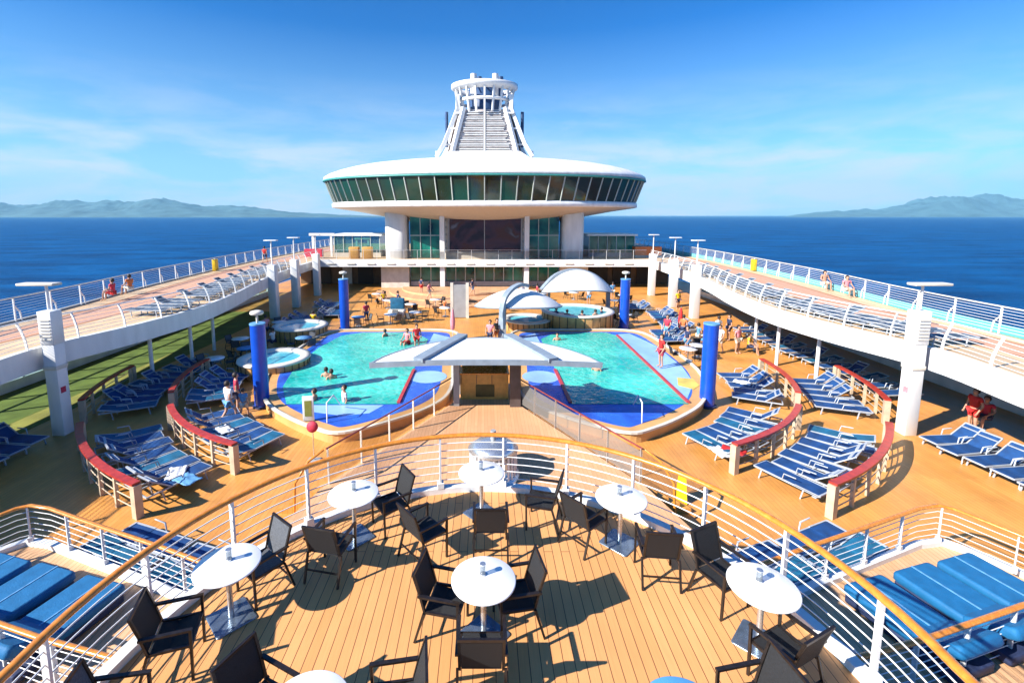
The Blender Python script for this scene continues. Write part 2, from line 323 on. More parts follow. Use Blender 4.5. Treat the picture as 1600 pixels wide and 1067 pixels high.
ZP=-3.3; ZW=-2.9; ZC=-2.5
# ---------------------------------------------------------------- setting
HS=60000
struct('sea',MB().add([(-HS,-HS,-38),(HS,-HS,-38),(HS,HS,-38),(-HS,HS,-38)],[(0,1,2,3)]),'sea')
def hills(name,x0,x1,Y,prof,seed):
    n=260; m=30; vs=[]; fs=[]
    for i in range(n+1):
        u=i/n; x=x0+(x1-x0)*u
        k=u*(len(prof)-1); a=int(min(k,len(prof)-2)); f=k-a; f=f*f*(3-2*f); h=prof[a]*(1-f)+prof[a+1]*f
        for j in range(m+1):
            v=j/m; hh=h*math.sin(math.pi*min(v*.62+.0,1))**.9 if v<.81 else h*math.sin(math.pi*(.5+(v-.81)/.38))
            nz=noise.fractal(Vector((x*.0009+seed,v*2.5,seed)),.8,2.1,8)
            y=Y+v*4200
            vs.append((x*(1+v*.25),y,-39+max(0,hh*(1+.42*nz)) ))
    for i in range(n):
        for j in range(m): a=i*(m+1)+j; fs.append((a,a+m+1,a+m+2,a+1))
    struct(name,MB().add(vs,fs,True),'hill')
hills('left_hills',-12500,-2200,10500,[250,430,400,310,390,350,360,420,440,350,300,270,210,150,100,60,30,0],3)
hills('right_hills',8200,19500,12500,[0,120,190,240,330,620,690,560,520,480,500,420,460,300,200],9)
#hills('far_right_hills',3500,9800,15500,[0,60,90,110,130,150,140,160,190],5)
# hull and decks
struct('ship_hull',MB().prism([(-25.5,-25),(25.5,-25),(25.5,110),(0,150),(-25.5,110)],-40,ZP-.15),'hull')
struct('pool_deck',MB().box(-25,25,-15,100,ZP-.14,ZP),'pooldeck')
struct('artificial_turf',MB().box(-24,-17.6,-10,40,ZP,ZP+.012),'turf')
# near balcony deck (circle of radius 4.1 round (0,3.9))
CX0,CY0,RR=0,3.9,4.12
def ringpt(r,a): return (CX0+r*math.cos(R(a)),CY0+r*math.sin(R(a)))
poly=[ringpt(RR,a) for a in range(-8,189,4)]+[(-4.3,-6),(4.3,-6)]
struct('balcony_deck',MB().prism(poly,-.35,0),'neardeck')
struct('balcony_support',MB().prism([ringpt(3.2,a) for a in range(0,181,8)]+[(-3.2,-5.9),(3.2,-5.9)],ZP-.07,-.36),'offwhite')
cp=[(*ringpt(RR-.03,a),.05) for a in range(-8,189,4)]; cp=[(4.1,-6,.05)]+cp+[(-4.1,-6,.05)]
struct('balcony_kerb',MB().bar(cp,.14,.10),'steel_white')
# wings
for sg,nm in ((1,'right'),(-1,'left')):
    pw=[(3.3,7.3),(5.3,8.45),(10.3,10.35),(10.95,10.45),(11.5,9.9),(14.6,4),(15,-6),(3.3,-6)]
    pw=[(sg*x,y) for x,y in pw]
    struct(nm+'_wing_deck',MB().prism(pw,ZP-.05,ZW),'wingdeck')
    struct(nm+'_wing_kerb',MB().bar([(x,y,ZW+.055) for x,y in pw[1:7]],.16,.12),'steel_white')
# central platform
pc=[(-5.2,9.5),(5.2,9.5),(4.45,12.2),(1.25,18.1),(1.25,20.3),(-1.25,20.3),(-1.25,18.1),(-4.45,12.2)]
struct('central_platform',MB().prism(pc,ZP-.05,ZC),'centdeck')
for sg,nm in ((1,'right'),(-1,'left')):
    mb=MB()
    for k in range(4):
        o0=.0+.32*k; o1=o0+.32; z=ZC-.16*(k+1)
        if z<=ZP+.01: break
        mb.prism([(sg*(4.45+o0),12.2),(sg*(4.45+o1),12.2),(sg*(1.25+o1),18.1),(sg*(1.25+o0),18.1)],ZP-.05,z)
    struct(nm+'_platform_steps',mb,'pooldeck')
# ---------------------------------------------------------------- railings
def railing(name,label,path,z0,z1,wires,step,m_top='wood',m_post='steel_white',m_wire='steel_white',rt=.045,rw=.009,rp=.03,lean=0,glass=None,group=None,start=.05,toph=None,cat='railing',postshape='flat'):
    o=empty(name,(path[0][0],path[0][1],z0),0,label,cat,group); off=Vector((path[0][0],path[0][1],z0))
    Pp=[Vector((p[0],p[1],0)) for p in path]
    def at(z,ln=0):
        out=[]
        for i,p in enumerate(Pp):
            a=Pp[max(i-1,0)];b=Pp[min(i+1,len(Pp)-1)];t=(b-a).normalized(); nrm=Vector((-t.y,t.x,0)); out.append(p+nrm*ln+Vector((0,0,z))-off)
        return out
    MB().tube(at(z1,lean),rt,10,ry=rt*.75).build('handrail',m_top,o)
    for k in range(wires):
        f=(k+1)/(wires+1); MB().tube(at(z0+(z1-z0)*f,lean*f*f),rw,5).build('rail_wire',m_wire,o)
    if glass:
        a=at(z0+.08); b=at(z1-.1,lean); n=len(a); MB().add(a+b,[(i,i+1,n+i+1,n+i) for i in range(n-1)]).build('glass_panel',glass,o)
    for p,t in walk(Pp,step,start):
        nrm=Vector((-t.y,t.x,0)); p=p-off; mb=MB()
        pts=[p+Vector((0,0,z0))+nrm*lean*f*f+Vector((0,0,(z1-z0)*f)) for f in (0,.35,.7,1)]
        if postshape=='fork':
            top=p+Vector((0,0,z1)); 
            mb.bar([p+Vector((0,0,z0)),p+Vector((0,0,z1))],.05,.06)
            mb.bar([p+t*.32+Vector((0,0,z0)),p+t*.26+Vector((0,0,z0+.45)),p+Vector((0,0,z0+.75))],.05,.05)
        else:
            ft=z1-z0-rt*.6; mb.sweep(pts,[(-rp*.45,-rp),(-rp*.45,rp),(rp*.45,rp),(rp*.45,-rp)],smooth=False,up=tuple(nrm))
            if postshape=='foot': mb.obox(p+Vector((0,0,z0+.05)),(rp*3.2,rp*3.2,.1),math.atan2(t.y,t.x))
        mb.build('post',m_post,o)
    return o
mr=[(4.1,-5,0)]+[(*ringpt(RR-.05,a),0) for a in range(-4,185,4)]+[(-4.1,-5,0)]
railing('balcony_railing','curved railing with varnished teak handrail and white wires round the near balcony',mr,.1,1.05,6,1.12,rt=.05,rw=.009,rp=.035,postshape='foot',start=.4)
for sg,nm in ((1,'right'),(-1,'left')):
    fr=[(4.9,8.3),(6.66,9.0),(8.3,9.6),(10.2,10.32),(10.75,10.43),(10.98,10.3),(11.6,9.2),(13,6.6),(14.2,4.2)]
    fr=[(sg*x,y,0) for x,y in fr]
    railing('sun_terrace_railing','teak topped white railing bent round the '+nm+' sun terrace corner',fr,ZW+.12,-1.9,5,1.25,rt=.05,rp=.03,postshape='foot',group='sun terrace railings')
    rr=[(4.6,6.25),(7.2,6.88),(9.5,7.54),(13.0,8.3)]
    railing('terrace_divider_railing','straight teak topped railing behind the '+nm+' blue cushioned daybeds',[(sg*x,y,0) for x,y in rr],ZW,-1.9,6,1.2,rt=.05,rp=.035,postshape='foot',group='terrace divider railings')
    pr=[(4.35,12.3),(3.0,14.8),(1.32,18.0)]
    railing('platform_railing','slanting maroon railing with glass panels on the '+nm+' side of the central platform',[(sg*x,y,0) for x,y in pr],ZC,-1.45,0,1.3,m_top='maroon',m_post='alu',rt=.03,rp=.03,glass='windclear',group='central platform railings')
    # curved end of rail going down
    MB().tube([(sg*4.4,12.25,-1.45),(sg*4.7,11.9,-1.6),(sg*5.0,11.7,-2.1),(sg*5.05,11.6,ZP)],.035,8).build('newel_handrail','wood',bpy.data.objects[-1] if False else None)
    tag(bpy.context.scene.collection.objects[-1],'bent wooden handrail end dropping to the deck at the %s foot of the platform'%nm,'handrail','platform handrail ends')
# ---------------------------------------------------------------- upper track decks
inn=[(16.0,-8),(16.0,8),(16.1,13),(16.6,17),(15.7,21),(15.3,25),(15.9,30),(16.9,35),(17.8,41),(18.3,48),(18.4,53)]
out=[(21.4,-8),(21.5,8),(21.5,14),(21.7,20),(22.2,25),(23.2,31),(24.0,38),(24.6,46),(25.0,56),(25.0,84)]
for sg,nm in ((1,'right'),(-1,'left')):
    I=[(sg*p.x,p.y) for p in spl([(x,y,0) for x,y in inn],6)]; O=[(sg*p.x,p.y) for p in spl([(x,y,0) for x,y in out],6)]
    struct(nm+'_upper_deck',MB().prism(I+[(sg*18.4,84)]+O[::-1],-.2,0),'trackplank')
    MBs=MB().sweep([(x,y,0) for x,y in I],[(-.12,-.78),(-.12,.06),(.12,.06),(.12,-.78)],smooth=False); struct(nm+'_deck_fascia',MBs,'white')
    struct(nm+'_deck_outer_edge',MB().sweep([(x,y,0) for x,y in O],[(-.12,-.6),(-.12,.10),(.12,.10),(.12,-.6)],smooth=False),'tealframe' if sg>0 else 'grey')
    def between(f):
        r=[]
        for k in range(48):
            y=-8+k*2.0
            def xa(Q): 
                for a,b in zip(Q[:-1],Q[1:]):
                    if a[1]<=y<=b[1]: return a[0]+(b[0]-a[0])*(y-a[1])/(b[1]-a[1]+1e-9)
                return Q[-1][0]
            xi=xa(I); xo=xa(O); r.append((xi+(xo-xi)*f,y))
        return r
    def strip(name,f0,f1,z,m):
        a=between(f0); b=between(f1); n=len(a); vs=[(x,y,z) for x,y in a]+[(x,y,z) for x,y in b]; fs=[(i,i+1,n+i+1,n+i) if sg<0 else (i,n+i,n+i+1,i+1) for i in range(n-1)]
        struct(name,MB().add(vs,fs),m)
    strip(nm+'_running_track',.45,.80,.004,'track')
    strip(nm+'_track_edge_line',.79,.815,.008,'trackline'); strip(nm+'_track_inner_line',.44,.465,.008,'trackline'); strip(nm+'_track_lane_line',.62,.63,.008,'trackplank')
    ip=[(x-sg*0,y,0) for x,y in I]
    railing('track_inner_railing','white outward curving wire railing along the pool side of the '+nm+' running track',ip if sg>0 else ip,.06,1.05,6,1.9,m_top='steel_white',rt=.035,rw=.011,rp=.04,lean=(-.28 if sg>0 else .28),group='inner track railings',postshape='flat')
    op=[(x-sg*.15,y,0) for x,y in O if y<83]
    railing('track_outer_railing','tall railing on forked white posts along the sea side of the '+nm+' running track',op,.02,1.15,8,2.1,m_top='offwhite',rt=.045,rw=.010,rp=.04,group='outer track railings',postshape='fork',m_wire='steel_white' if sg<0 else 'steel_white')
    if sg>0:
        n=len(op); tag(MB().add([(x,y,.03) for x,y,_ in op]+[(x,y,.42) for x,y,_ in op],[(i,i+1,n+i+1,n+i) for i in range(n-1)]).build('glass_kickboard','kick'),'low teal glass kickboard along the foot of the right sea side railing','glass panel')
    # ceiling lights side wall at pool deck level
    x=sg*22.3; wl=empty('side_windscreen',(x,10,ZP),0,'teal glazed windscreen with white mullions beneath the %s running track'%nm,'windscreen','side windscreens')
    MB().box(-.02,.02,-16,40,.5,2.55).build('glass_pane','windside',wl)
    MB().box(-.08,.08,-16,40,0,.5).build('sill_wall','white',wl)
    for k in range(28): MB().box(-.07,.07,-16+2*k,-15.9+2*k,.5,2.6).build('mullion','steel_white',wl)
    MB().box(-.06,.06,-16,40,1.4,1.46).build('transom','tealframe',wl)
# cross walkway
struct('cross_walkway',MB().box(-18.4,18.4,52.6,84,-.2,0),'trackplank')
struct('walkway_fascia',MB().box(-18.5,18.5,52.35,52.6,-.75,.06),'white')
railing('walkway_railing','long glass panelled railing on the walkway below the video screen',[(x,52.5,0) for x in range(-18,19,2)],.06,1.1,0,1.5,m_top='alu',m_post='steel_white',rt=.03,rp=.03,glass='windclear')
fl=[]
for k in range(16):
    X=-17+k*2.2
    tag(MB().obox((X,52.3,-.42),(.9,.08,.12)).build('walkway_light','offwhite'),ORD[k]+' flat white light box from the left on the walkway edge','light','walkway edge lights')
# columns
def bigcol(sg,nm):
    o=empty('support_column',(sg*16.0,17.1,ZP),0,'massive white square column with lamp head carrying the '+nm+' running track','column','great white columns')
    MB().obox((0,0,1.75),(.46,.44,3.5),bev=.015).build('shaft','white',o)
    MB().obox((sg*.0,0,2.62),(.5,.5,.16),bev=.012).build('bracket','offwhite',o)
    MB().obox((0,0,4.12),(.50,.48,1.24),bev=.02).build('post_head','white',o)
    for q in range(7): MB().obox((0,-.262,3.7+.12*q),(.40,.03,.03)).build('louvre','offwhite',o)
    MB().tube([(0,0,4.8),(0,0,5.65)],.045,8).build('lamp_pole','steel_white',o)
    MB().obox((sg*.25,0,5.72),(1.35,.42,.09),0,0,bev=.03).build('lamp_head','offwhite',o)
    MB().obox((sg*-.235,-.05,1.75),(.02,.2,.22)).build('round_notice','crimson' if sg<0 else 'pink',o)
    return o
bigcol(1,'right'); bigcol(-1,'left')
for sg,nm in ((1,'right'),(-1,'left')):
    for k,(x,y) in enumerate([(16.9,37.5),(17.0,42.2),(17.3,48.5)]):
        o=empty('deck_pillar',(sg*x,y,ZP),0,'%s far white pillar from the camera under the %s running track'%(ORD[k],nm),'pillar','far white pillars')
        MB().obox((0,0,2.15),(.62,.62,4.3),bev=.05).build('shaft','white',o)
        MB().tube([(0,0,4.3),(0,0,6.2)],.05,6).build('lamp_pole','steel_white',o); MB().obox((.0,0,6.25),(1.0,.4,.08),bev=.02).build('lamp_head','steel_white',o)
    for k,(x,y) in enumerate([(16.4,22.6),(16.1,25.3),(16.6,28.3)]):
        tag(MB().cyl(sg*x,y,ZP,-.2,.09,seg=12).build('round_post','steel_white'),'%s slim white round post from the camera under the %s running track'%(ORD[k],nm),'post','slim deck posts')
    for k,(x,y,r) in enumerate([(9.65,19.7,.29),(10.2,33.9,.32)]):
        o=empty('blue_column',(sg*x,y,ZP),0,'%s glossy blue cylinder column on the %s of the pools'%(['near','far'][k],nm),'column','blue columns')
        MB().cyl(0,0,0,3.62,r*1.05,r*1.05,seg=28).build('shaft','blue',o); MB().cyl(0,0,3.62,3.68,r*1.1,seg=28).build('cap_ring','lblue',o)
        MB().cyl(0,0,-.0,.08,r*1.35,seg=28).build('base_ring','navy',o)
        if sg>0 and k==0: continue
        MB().cyl(0,0,3.68,4.06,.05,seg=8).build('lamp_stem','offwhite',o); MB().lathe([(.24,4.05),(.28,4.09),(.26,4.18),(.12,4.22),(0.001,4.22)],seg=20).lathe([(.001,4.05),(.24,4.05)],seg=20).build('lamp_head','offwhite',o)
# ---------------------------------------------------------------- tower building
YB=53.6
b=empty('tower_building',(0,YB,ZP),0,'white superstructure with a flying saucer shaped glazed lounge above the pool deck','building')
def bb(n,m,x0,x1,y0,y1,z0,z1): return MB().box(x0,x1,y0,y1,z0-ZP,z1-ZP).build(n,m,b)
bb('core_wall','white',-8.4,8.4,.9,30,ZP,6.2)
for sg in(1,-1):
    MB().obox((sg*10.1,1.6,4.75),(2.5,3.0,9.5),bev=.7).build('corner_tower','white',b)
    bb('lower_wall','offwhite',sg*10.2-1.6,sg*10.2+1.6,.05,.9,ZP,-.75)
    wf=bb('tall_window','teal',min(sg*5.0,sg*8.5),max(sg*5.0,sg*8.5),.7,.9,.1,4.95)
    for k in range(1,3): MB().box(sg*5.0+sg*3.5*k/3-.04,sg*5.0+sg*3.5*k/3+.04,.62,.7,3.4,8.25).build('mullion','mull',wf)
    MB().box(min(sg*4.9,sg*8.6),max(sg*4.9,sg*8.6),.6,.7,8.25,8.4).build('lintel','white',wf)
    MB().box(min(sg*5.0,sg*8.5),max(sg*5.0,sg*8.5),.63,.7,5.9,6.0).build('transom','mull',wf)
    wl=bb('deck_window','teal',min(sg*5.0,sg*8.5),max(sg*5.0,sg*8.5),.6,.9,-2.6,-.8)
    for k in range(1,3): MB().box(sg*5.0+sg*3.5*k/3-.05,sg*5.0+sg*3.5*k/3+.05,.52,.6,.7,2.5).build('mullion','mull',wl)
    MB().box(sg*4.72-.26,sg*4.72+.26,-.9,-.3,0,9.4).build('front_column','white',b)
wl=bb('deck_window','teal',-4.4,4.4,.6,.9,-2.6,-.8)
for k in range(1,8): MB().box(-4.4+1.1*k-.05,-4.4+1.1*k+.05,.52,.6,.7,2.5).build('mullion','mull',wl)
bb('window_base','grey',-8.5,8.5,.45,.6,-3.1,-2.6)
bb('screen_wall','offwhite',-4.4,4.4,.0,.9,.0,5.2)
sc=bb('video_screen','screen',-3.95,4.1,-.12,.0,.85,4.95); 
for (x0,x1,z0,z1) in ((-4.1,4.25,4.95,5.1),(-4.1,4.25,.7,.85),(-4.1,-3.95,.85,4.95),(4.1,4.25,.85,4.95)): MB().box(x0,x1,-.17,-.0,z0-ZP,z1-ZP).build('screen_frame','grey',sc)
MB().box(-.04,.04,-.16,-.12,.85-ZP,4.95-ZP).build('screen_joint','grey',sc)
for sg in(1,-1):
    for k in range(5): MB().obox((sg*4.33,-.1,4.5+k*.8),(.12,.12,.3)).build('speaker_box','grey',b)
# saucer
CYE=60-YB; A,B=19.5,12.0
def ell(prof,m,name,seg=96,sm=True): 
    return MB().lathe([(r,z-ZP) for r,z in prof],0,CYE,A,B,seg=seg,smooth=sm).build(name,m,b)
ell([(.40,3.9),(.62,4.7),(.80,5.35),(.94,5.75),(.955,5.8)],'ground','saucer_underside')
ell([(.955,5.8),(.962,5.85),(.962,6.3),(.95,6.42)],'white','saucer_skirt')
ell([(.95,6.42),(.995,8.85)],'dglass','panoramic_glazing',seg=72,sm=False)
ell([(.995,8.85),(1.012,8.87),(1.012,9.02),(1.0,9.05)],'tealframe','glazing_rim')
ell([(1.0,9.05),(1.01,9.15),(1.005,9.4),(.975,9.75),(.91,10.2),(.83,10.6),(.74,10.92),(.60,11.25),(.45,11.5),(.3,11.65),(.0001,11.75)],'white','saucer_roof')
for i in range(72):
    t=2*math.pi*i/72
    if math.sin(t)>.35: continue
    p0=Vector((A*.953*math.cos(t),CYE+B*.953*math.sin(t),6.42-ZP)); p1=Vector((A*.9985*math.cos(t+.0),CYE+B*.9985*math.sin(t),8.85-ZP))
    MB().bar([p0,p1],.10,.10).build('glazing_bar','mull',b)
# lower side structures
for sg,nm in((1,'right'),(-1,'left')):
    o=empty('glass_pavilion',(sg*15.2,58.5,0),0,'low teal glazed pavilion beside the %s flank of the tower'%nm,'pavilion','side pavilions')
    MB().box(-2.8,2.8,-2,3,0,.5).build('base_wall','offwhite' if sg<0 else 'grey',o); MB().box(-2.7,2.7,-1.9,2.9,.5,2.5).build('glazing','teal' if sg>0 else 'wind',o); MB().box(-3,3,-2.2,3.2,2.5,2.7).build('roof','white',o)
    for k in range(6): MB().box(-2.75+k*1.08,-2.67+k*1.08,-1.98,-1.9,.5,2.5).build('mullion','mull',o)
for k,(x,y) in enumerate([(-19.5,57),(-16.2,63)]):
    o=empty('gantry_frame',(x,y,0),0,['large','small'][k]+' white square gantry frame on the deck left of the tower','frame','white gantries')
    s=1-.3*k
    for q in(-1,1): MB().box(q*1.1*s-.12,q*1.1*s+.12,-.12,.12,0,2.5*s).build('leg','white',o)
    MB().box(-1.5*s,1.5*s,-.2,.2,2.5*s,2.8*s).build('crossbeam','white',o)
tag(MB().box(-20.6,-18.6,54,54.6,.2,1.1).build('red_locker','crimson'),'dark red deck locker below the left gantry frame','locker')
tag(MB().box(17.5,20.6,55,56,.3,1.3).build('orange_locker','orangef'),'long orange red locker right of the tower by the railing','locker')
for k,(x) in enumerate((-14.9,-13.4)): tag(MB().obox((x,54.2,.7),(1.1,.8,1.3),bev=.05).build('tan_cabinet','cab'),['left','right'][k]+' tan cabinet behind the walkway railing left of tower','cabinet','tan cabinets')
# recessed back wall on pool deck level
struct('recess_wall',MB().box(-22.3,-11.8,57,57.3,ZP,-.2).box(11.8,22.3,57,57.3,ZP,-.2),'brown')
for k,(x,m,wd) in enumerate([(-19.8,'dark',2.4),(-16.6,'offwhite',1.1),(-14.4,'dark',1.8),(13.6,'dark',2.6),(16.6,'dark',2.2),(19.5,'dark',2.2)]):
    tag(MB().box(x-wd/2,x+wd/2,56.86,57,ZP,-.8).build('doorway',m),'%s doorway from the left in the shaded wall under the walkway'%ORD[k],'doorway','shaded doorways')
# funnel
f=empty('funnel_tower',(0,64,11.9),0,'tapering white lattice funnel tower with louvres and a ring platform on top','funnel'); f.scale=(.96,.96,.9)
def quadf(w0,d0,w1,d1,z0,z1): return MB().add([(-w0,-d0,z0),(w0,-d0,z0),(w0,d0,z0),(-w0,d0,z0),(-w1,-d1,z1),(w1,-d1,z1),(w1,d1,z1),(-w1,d1,z1)],[(0,3,2,1),(4,5,6,7),(0,1,5,4),(1,2,6,5),(2,3,7,6),(3,0,4,7)])
quadf(4.1,3.2,2.55,2.0,-.2,7.0).build('louvre_block','funnelwall',f)
quadf(6.7,5,4.6,4,-.6,1.0).build('funnel_base','white',f)
for k in range(24):
    z=.9+k*.245; t=z/7.0; w=4.1-1.55*t; d=3.2-1.2*t
    dk='white' if k%3 else 'grey'
    for sg in(-1,1):
        x0=.18; x1=w-.25-(.5*random.random())
        MB().box(min(sg*x0,sg*x1),max(sg*x0,sg*x1),-d-.22,-d+.05,z,z+.1).build('louvre','white' if k%3 else 'funnelwall',f)
MB().bar([(0,-3.3,.2),(0,-2.2,6.9)],.22,.3).build('centre_rib','white',f)
for sx_ in(-1,1):
    for sy_ in(-1,1):
        MB().bar([(sx_*4.35,sy_*3.4,.4),(sx_*2.75,sy_*2.2,7.2)],.55,.5).build('inner_leg','white',f)
        MB().bar([(sx_*6.3,sy_*3.0,.4),(sx_*5.3,sy_*2.7,2.2),(sx_*3.55,sy_*2.0,7.0),(sx_*3.5,sy_*2.0,9)],.42,.5).build('outer_leg','white',f)
    for z,xa,xb in ((2.0,3.9,5.3),(4.2,3.4,4.5),(6.3,3.0,3.8)): MB().box(min(sx_*xa,sx_*xb),max(sx_*xa,sx_*xb),-2.6,-2.3,z,z+.22).build('cross_member','white',f)
    quadf(5.0,2.2,3.2,1.6,.3,6.8)
    MB().bar([(sx_*4.6,0,.4),(sx_*3.1,0,6.8)],1.3,1.2).build('side_duct','darkpost',f)
    MB().cyl(sx_*5.2,.6,2.2,7.2,.22,seg=10).build('exhaust_pipe','bluedark',f)
    MB().cyl(sx_*6.4,-2,.0,1.3,.12,seg=8).build('antenna','steel_white',f)
    MB().cyl(sx_*1.45,-.8,8.6,12.1,.42,seg=14).build('funnel_pipe','white',f); MB().cyl(sx_*1.45+.75,.2,8.6,12.0,.34,seg=14).build('funnel_pipe','bluedark',f)
MB().lathe([(3.6,9.75),(4.2,10.05),(4.5,10.25),(4.5,10.7),(4.25,10.75),(4.15,10.35),(3.6,10.05),(3.6,9.75)],seg=40,sy=.8).build('ring_platform','white',f)
MB().lathe([(3.5,8.2),(3.85,8.25),(3.85,8.6),(3.5,8.6),(3.5,8.2)],seg=40,sy=.8).build('lower_ring','white',f)
MB().lathe([(2.4,10.6),(2.6,11.0),(2.4,11.2),(2.2,11.0),(2.4,10.6)],seg=32,sy=.8).build('upper_ring','white',f)
MB().lathe([(2.0,7.0),(2.1,10.6),(.01,10.7)],seg=28,sy=.8).build('drum','bluedark',f)
for i in range(20):
    t=2*math.pi*i/20; MB().bar([(3.4*math.cos(t),2.72*math.sin(t),6.7),(4.0*math.cos(t),3.2*math.sin(t),10.2)],.24,.24).build('rib','white',f)
for i in range(20):
    t=2*math.pi*i/20; MB().bar([(3.9*math.cos(t),3.12*math.sin(t),10.8),(2.5*math.cos(t),2*math.sin(t),11.1)],.12,.12).build('spoke','white',f)
# ---------------------------------------------------------------- pools
def pool(sg,nm):
    o=empty('swimming_pool',(sg*6,24,ZP),0,'%s turquoise swimming pool with blue mosaic ledges and orange rim'%nm,'swimming pool','swimming pools')
    X=lambda P:[(sg*(x)-sg*6,y-24) for x,y in P]
    outer=[(1.7,24.5),(1.55,20.6),(2.3,18.6),(4.0,17.0),(5.3,16.3),(6.3,16.7),(7.6,17.6),(9.0,18.9),(10.0,20.6),(10.9,23.5),(11.0,28),(10.3,31.6),(6.5,32.0),(2.2,31.6),(1.7,28)]
    O=[(p.x,p.y) for p in spl([(x,y,0) for x,y in outer+[outer[0]]],5)][:-1]
    MB().prism(X(O),0,.36).build('podium','rim',o)
    def inset(P,d):
        c=Vector((6.2,24)); out=[]
        n=len(P)
        for i in range(n):
            a=Vector(P[i-1]);b=Vector(P[(i+1)%n]);t=(b-a).normalized(); nr=Vector((-t.y,t.x)); 
            if nr.dot(c-Vector(P[i]))<0: nr=-nr
            out.append(tuple(Vector(P[i])+nr*d))
        return out
    MB().sweep([(x,y,.40) for x,y in X(O)],[(-.07,-.04),(-.07,.04),(.07,.04),(.07,-.04)],closed=True,smooth=False).build('rim_edge','offwhite',o)
    MB().prism(X(inset(O,.55)),.36,.365,bot=False).build('mosaic_ledge','tile',o)
    if sg>0: MB().prism(X([(8.75,19.6),(9.9,21.6),(10.35,24),(10.4,28),(9.7,31),(8.9,30.8)]),.365,.372,bot=False).build('shallow_beach','tilelight',o)
    MB().prism(X([(2.2,24.2),(2.15,29.9),(3.4,31),(3.6,24.2)]),.365,.372,bot=False).build('shallow_beach','tilelight',o)
    if sg<0: MB().prism(X([(4.2,18.9),(7.5,18.9),(7.2,18.3),(5.6,17.85),(4.6,18.1)]),.365,.373,bot=False).build('ledge_wave','tilelight',o)
    mb=MB().prism(X([(9.0,21.2),(9.4,22.3),(10.1,22.1),(10.0,21.2),(9.5,20.7)]),.372,.377,bot=False)
    if sg>0: mb.build('mosaic_sun','tileyellow',o)
    MB().lathe([(.9,.374),(.001,.374)],sg*2.75-sg*6,-1.6,seg=24).build('mosaic_roundel','tilelight',o)
    MB().prism(X([(3.65,19.0),(8.55,19.0),(8.7,30.4),(8.2,31.2),(4.8,31.2),(3.6,29.5)] if sg>0 else [(3.65,19.0),(8.3,19.0),(9.3,21),(9.9,24),(9.9,27.5),(9.4,30.4),(8.2,31.2),(4.8,31.2),(3.6,29.5)]),.376,.382,bot=False).build('water','water',o)
    for P in ([(8.58,19.1),(8.72,30.4)],[(3.62,19.1),(3.6,23.4)])[0 if sg>0 else 1:]:
        (xa,ya),(xb,yb)=X(P); MB().bar([(xa,ya,.41),(xb,yb,.41)],.14,.07).build('red_edging','rededge',o)
    MB().tube([(sg*6.0-sg*6,-6.8,.37),(sg*6.0-sg*6,-6.75,1.15),(sg*6-sg*6+.05,-6.1,1.2),(sg*6-sg*6+.1,-5.4,.5)],.022,6).build('grab_rail','steel_white',o)
    return o
pool(1,'right'); pool(-1,'left')
def whirl(x,y,r,h,label,wall='rim'):
    o=empty('whirlpool',(x,y,ZP),0,label,'whirlpool','whirlpools')
    MB().lathe([(r*.97,0),(r,.1),(r,h-.1)],seg=36).build('tub_wall',wall,o)
    MB().lathe([(r,h-.1),(r+.08,h-.05),(r+.06,h+.03),(r-.4,h+.03),(r-.45,h-.1)],seg=36).build('rim','rimwhite',o)
    MB().lathe([(r-.42,h-.08),(.001,h-.08)],seg=36).build('water','wetblue',o)
    for k in range(28):
        t=2*math.pi*k/28; MB().obox((r*1.0*math.cos(t),r*math.sin(t),h*.5),(.06,.05,h-.15),t).build('wall_batten','brown' if wall=='rim' else 'teal',o)
    return o
whirl(3.1,34.0,1.75,.75,'low whirlpool with cream rim between the canopies right of the centre line')
whirl(6.9,34.6,2.6,1.25,'large raised whirlpool with bathers behind the right pool',wall='rim')
whirl(-11.15,24.4,1.75,.75,'raised whirlpool with cream rim left of the left pool',wall='rim')
whirl(-12.4,31.2,1.7,.9,'far whirlpool in the shade beyond the left pool',wall='rim')
# bar cabinet
o=empty('pool_bar',(0,18.45,ZC),0,'orange wood bar cabinet with dark olive recess under the front canopy','bar')
MB().box(-.97,.97,0,1.4,0,1.05).build('counter','cab',o); MB().box(-1.0,1.0,-.05,1.45,1.05,1.1).build('counter_top','wood',o)
MB().box(-.35,.4,-.03,.0,.12,.62).build('recess','recess',o)
MB().box(-.95,.95,.9,1.3,1.1,1.75).build('back_shelf','cab',o); MB().box(-.95,.95,.86,.9,1.3,1.36).build('shelf_edge','darkpost',o)
for k in range(3): MB().box(-.95+.62*k,-.93+.62*k,-.02,.88,.65,1.04).build('door_joint','darkpost',o)
for k,(x,y) in enumerate([(.45,.95),(-.5,1.0)]): MB().obox((x,y,1.22),(.2,.15,.22),bev=.03).build('bar_machine','black' if k==0 else 'yellow',o)
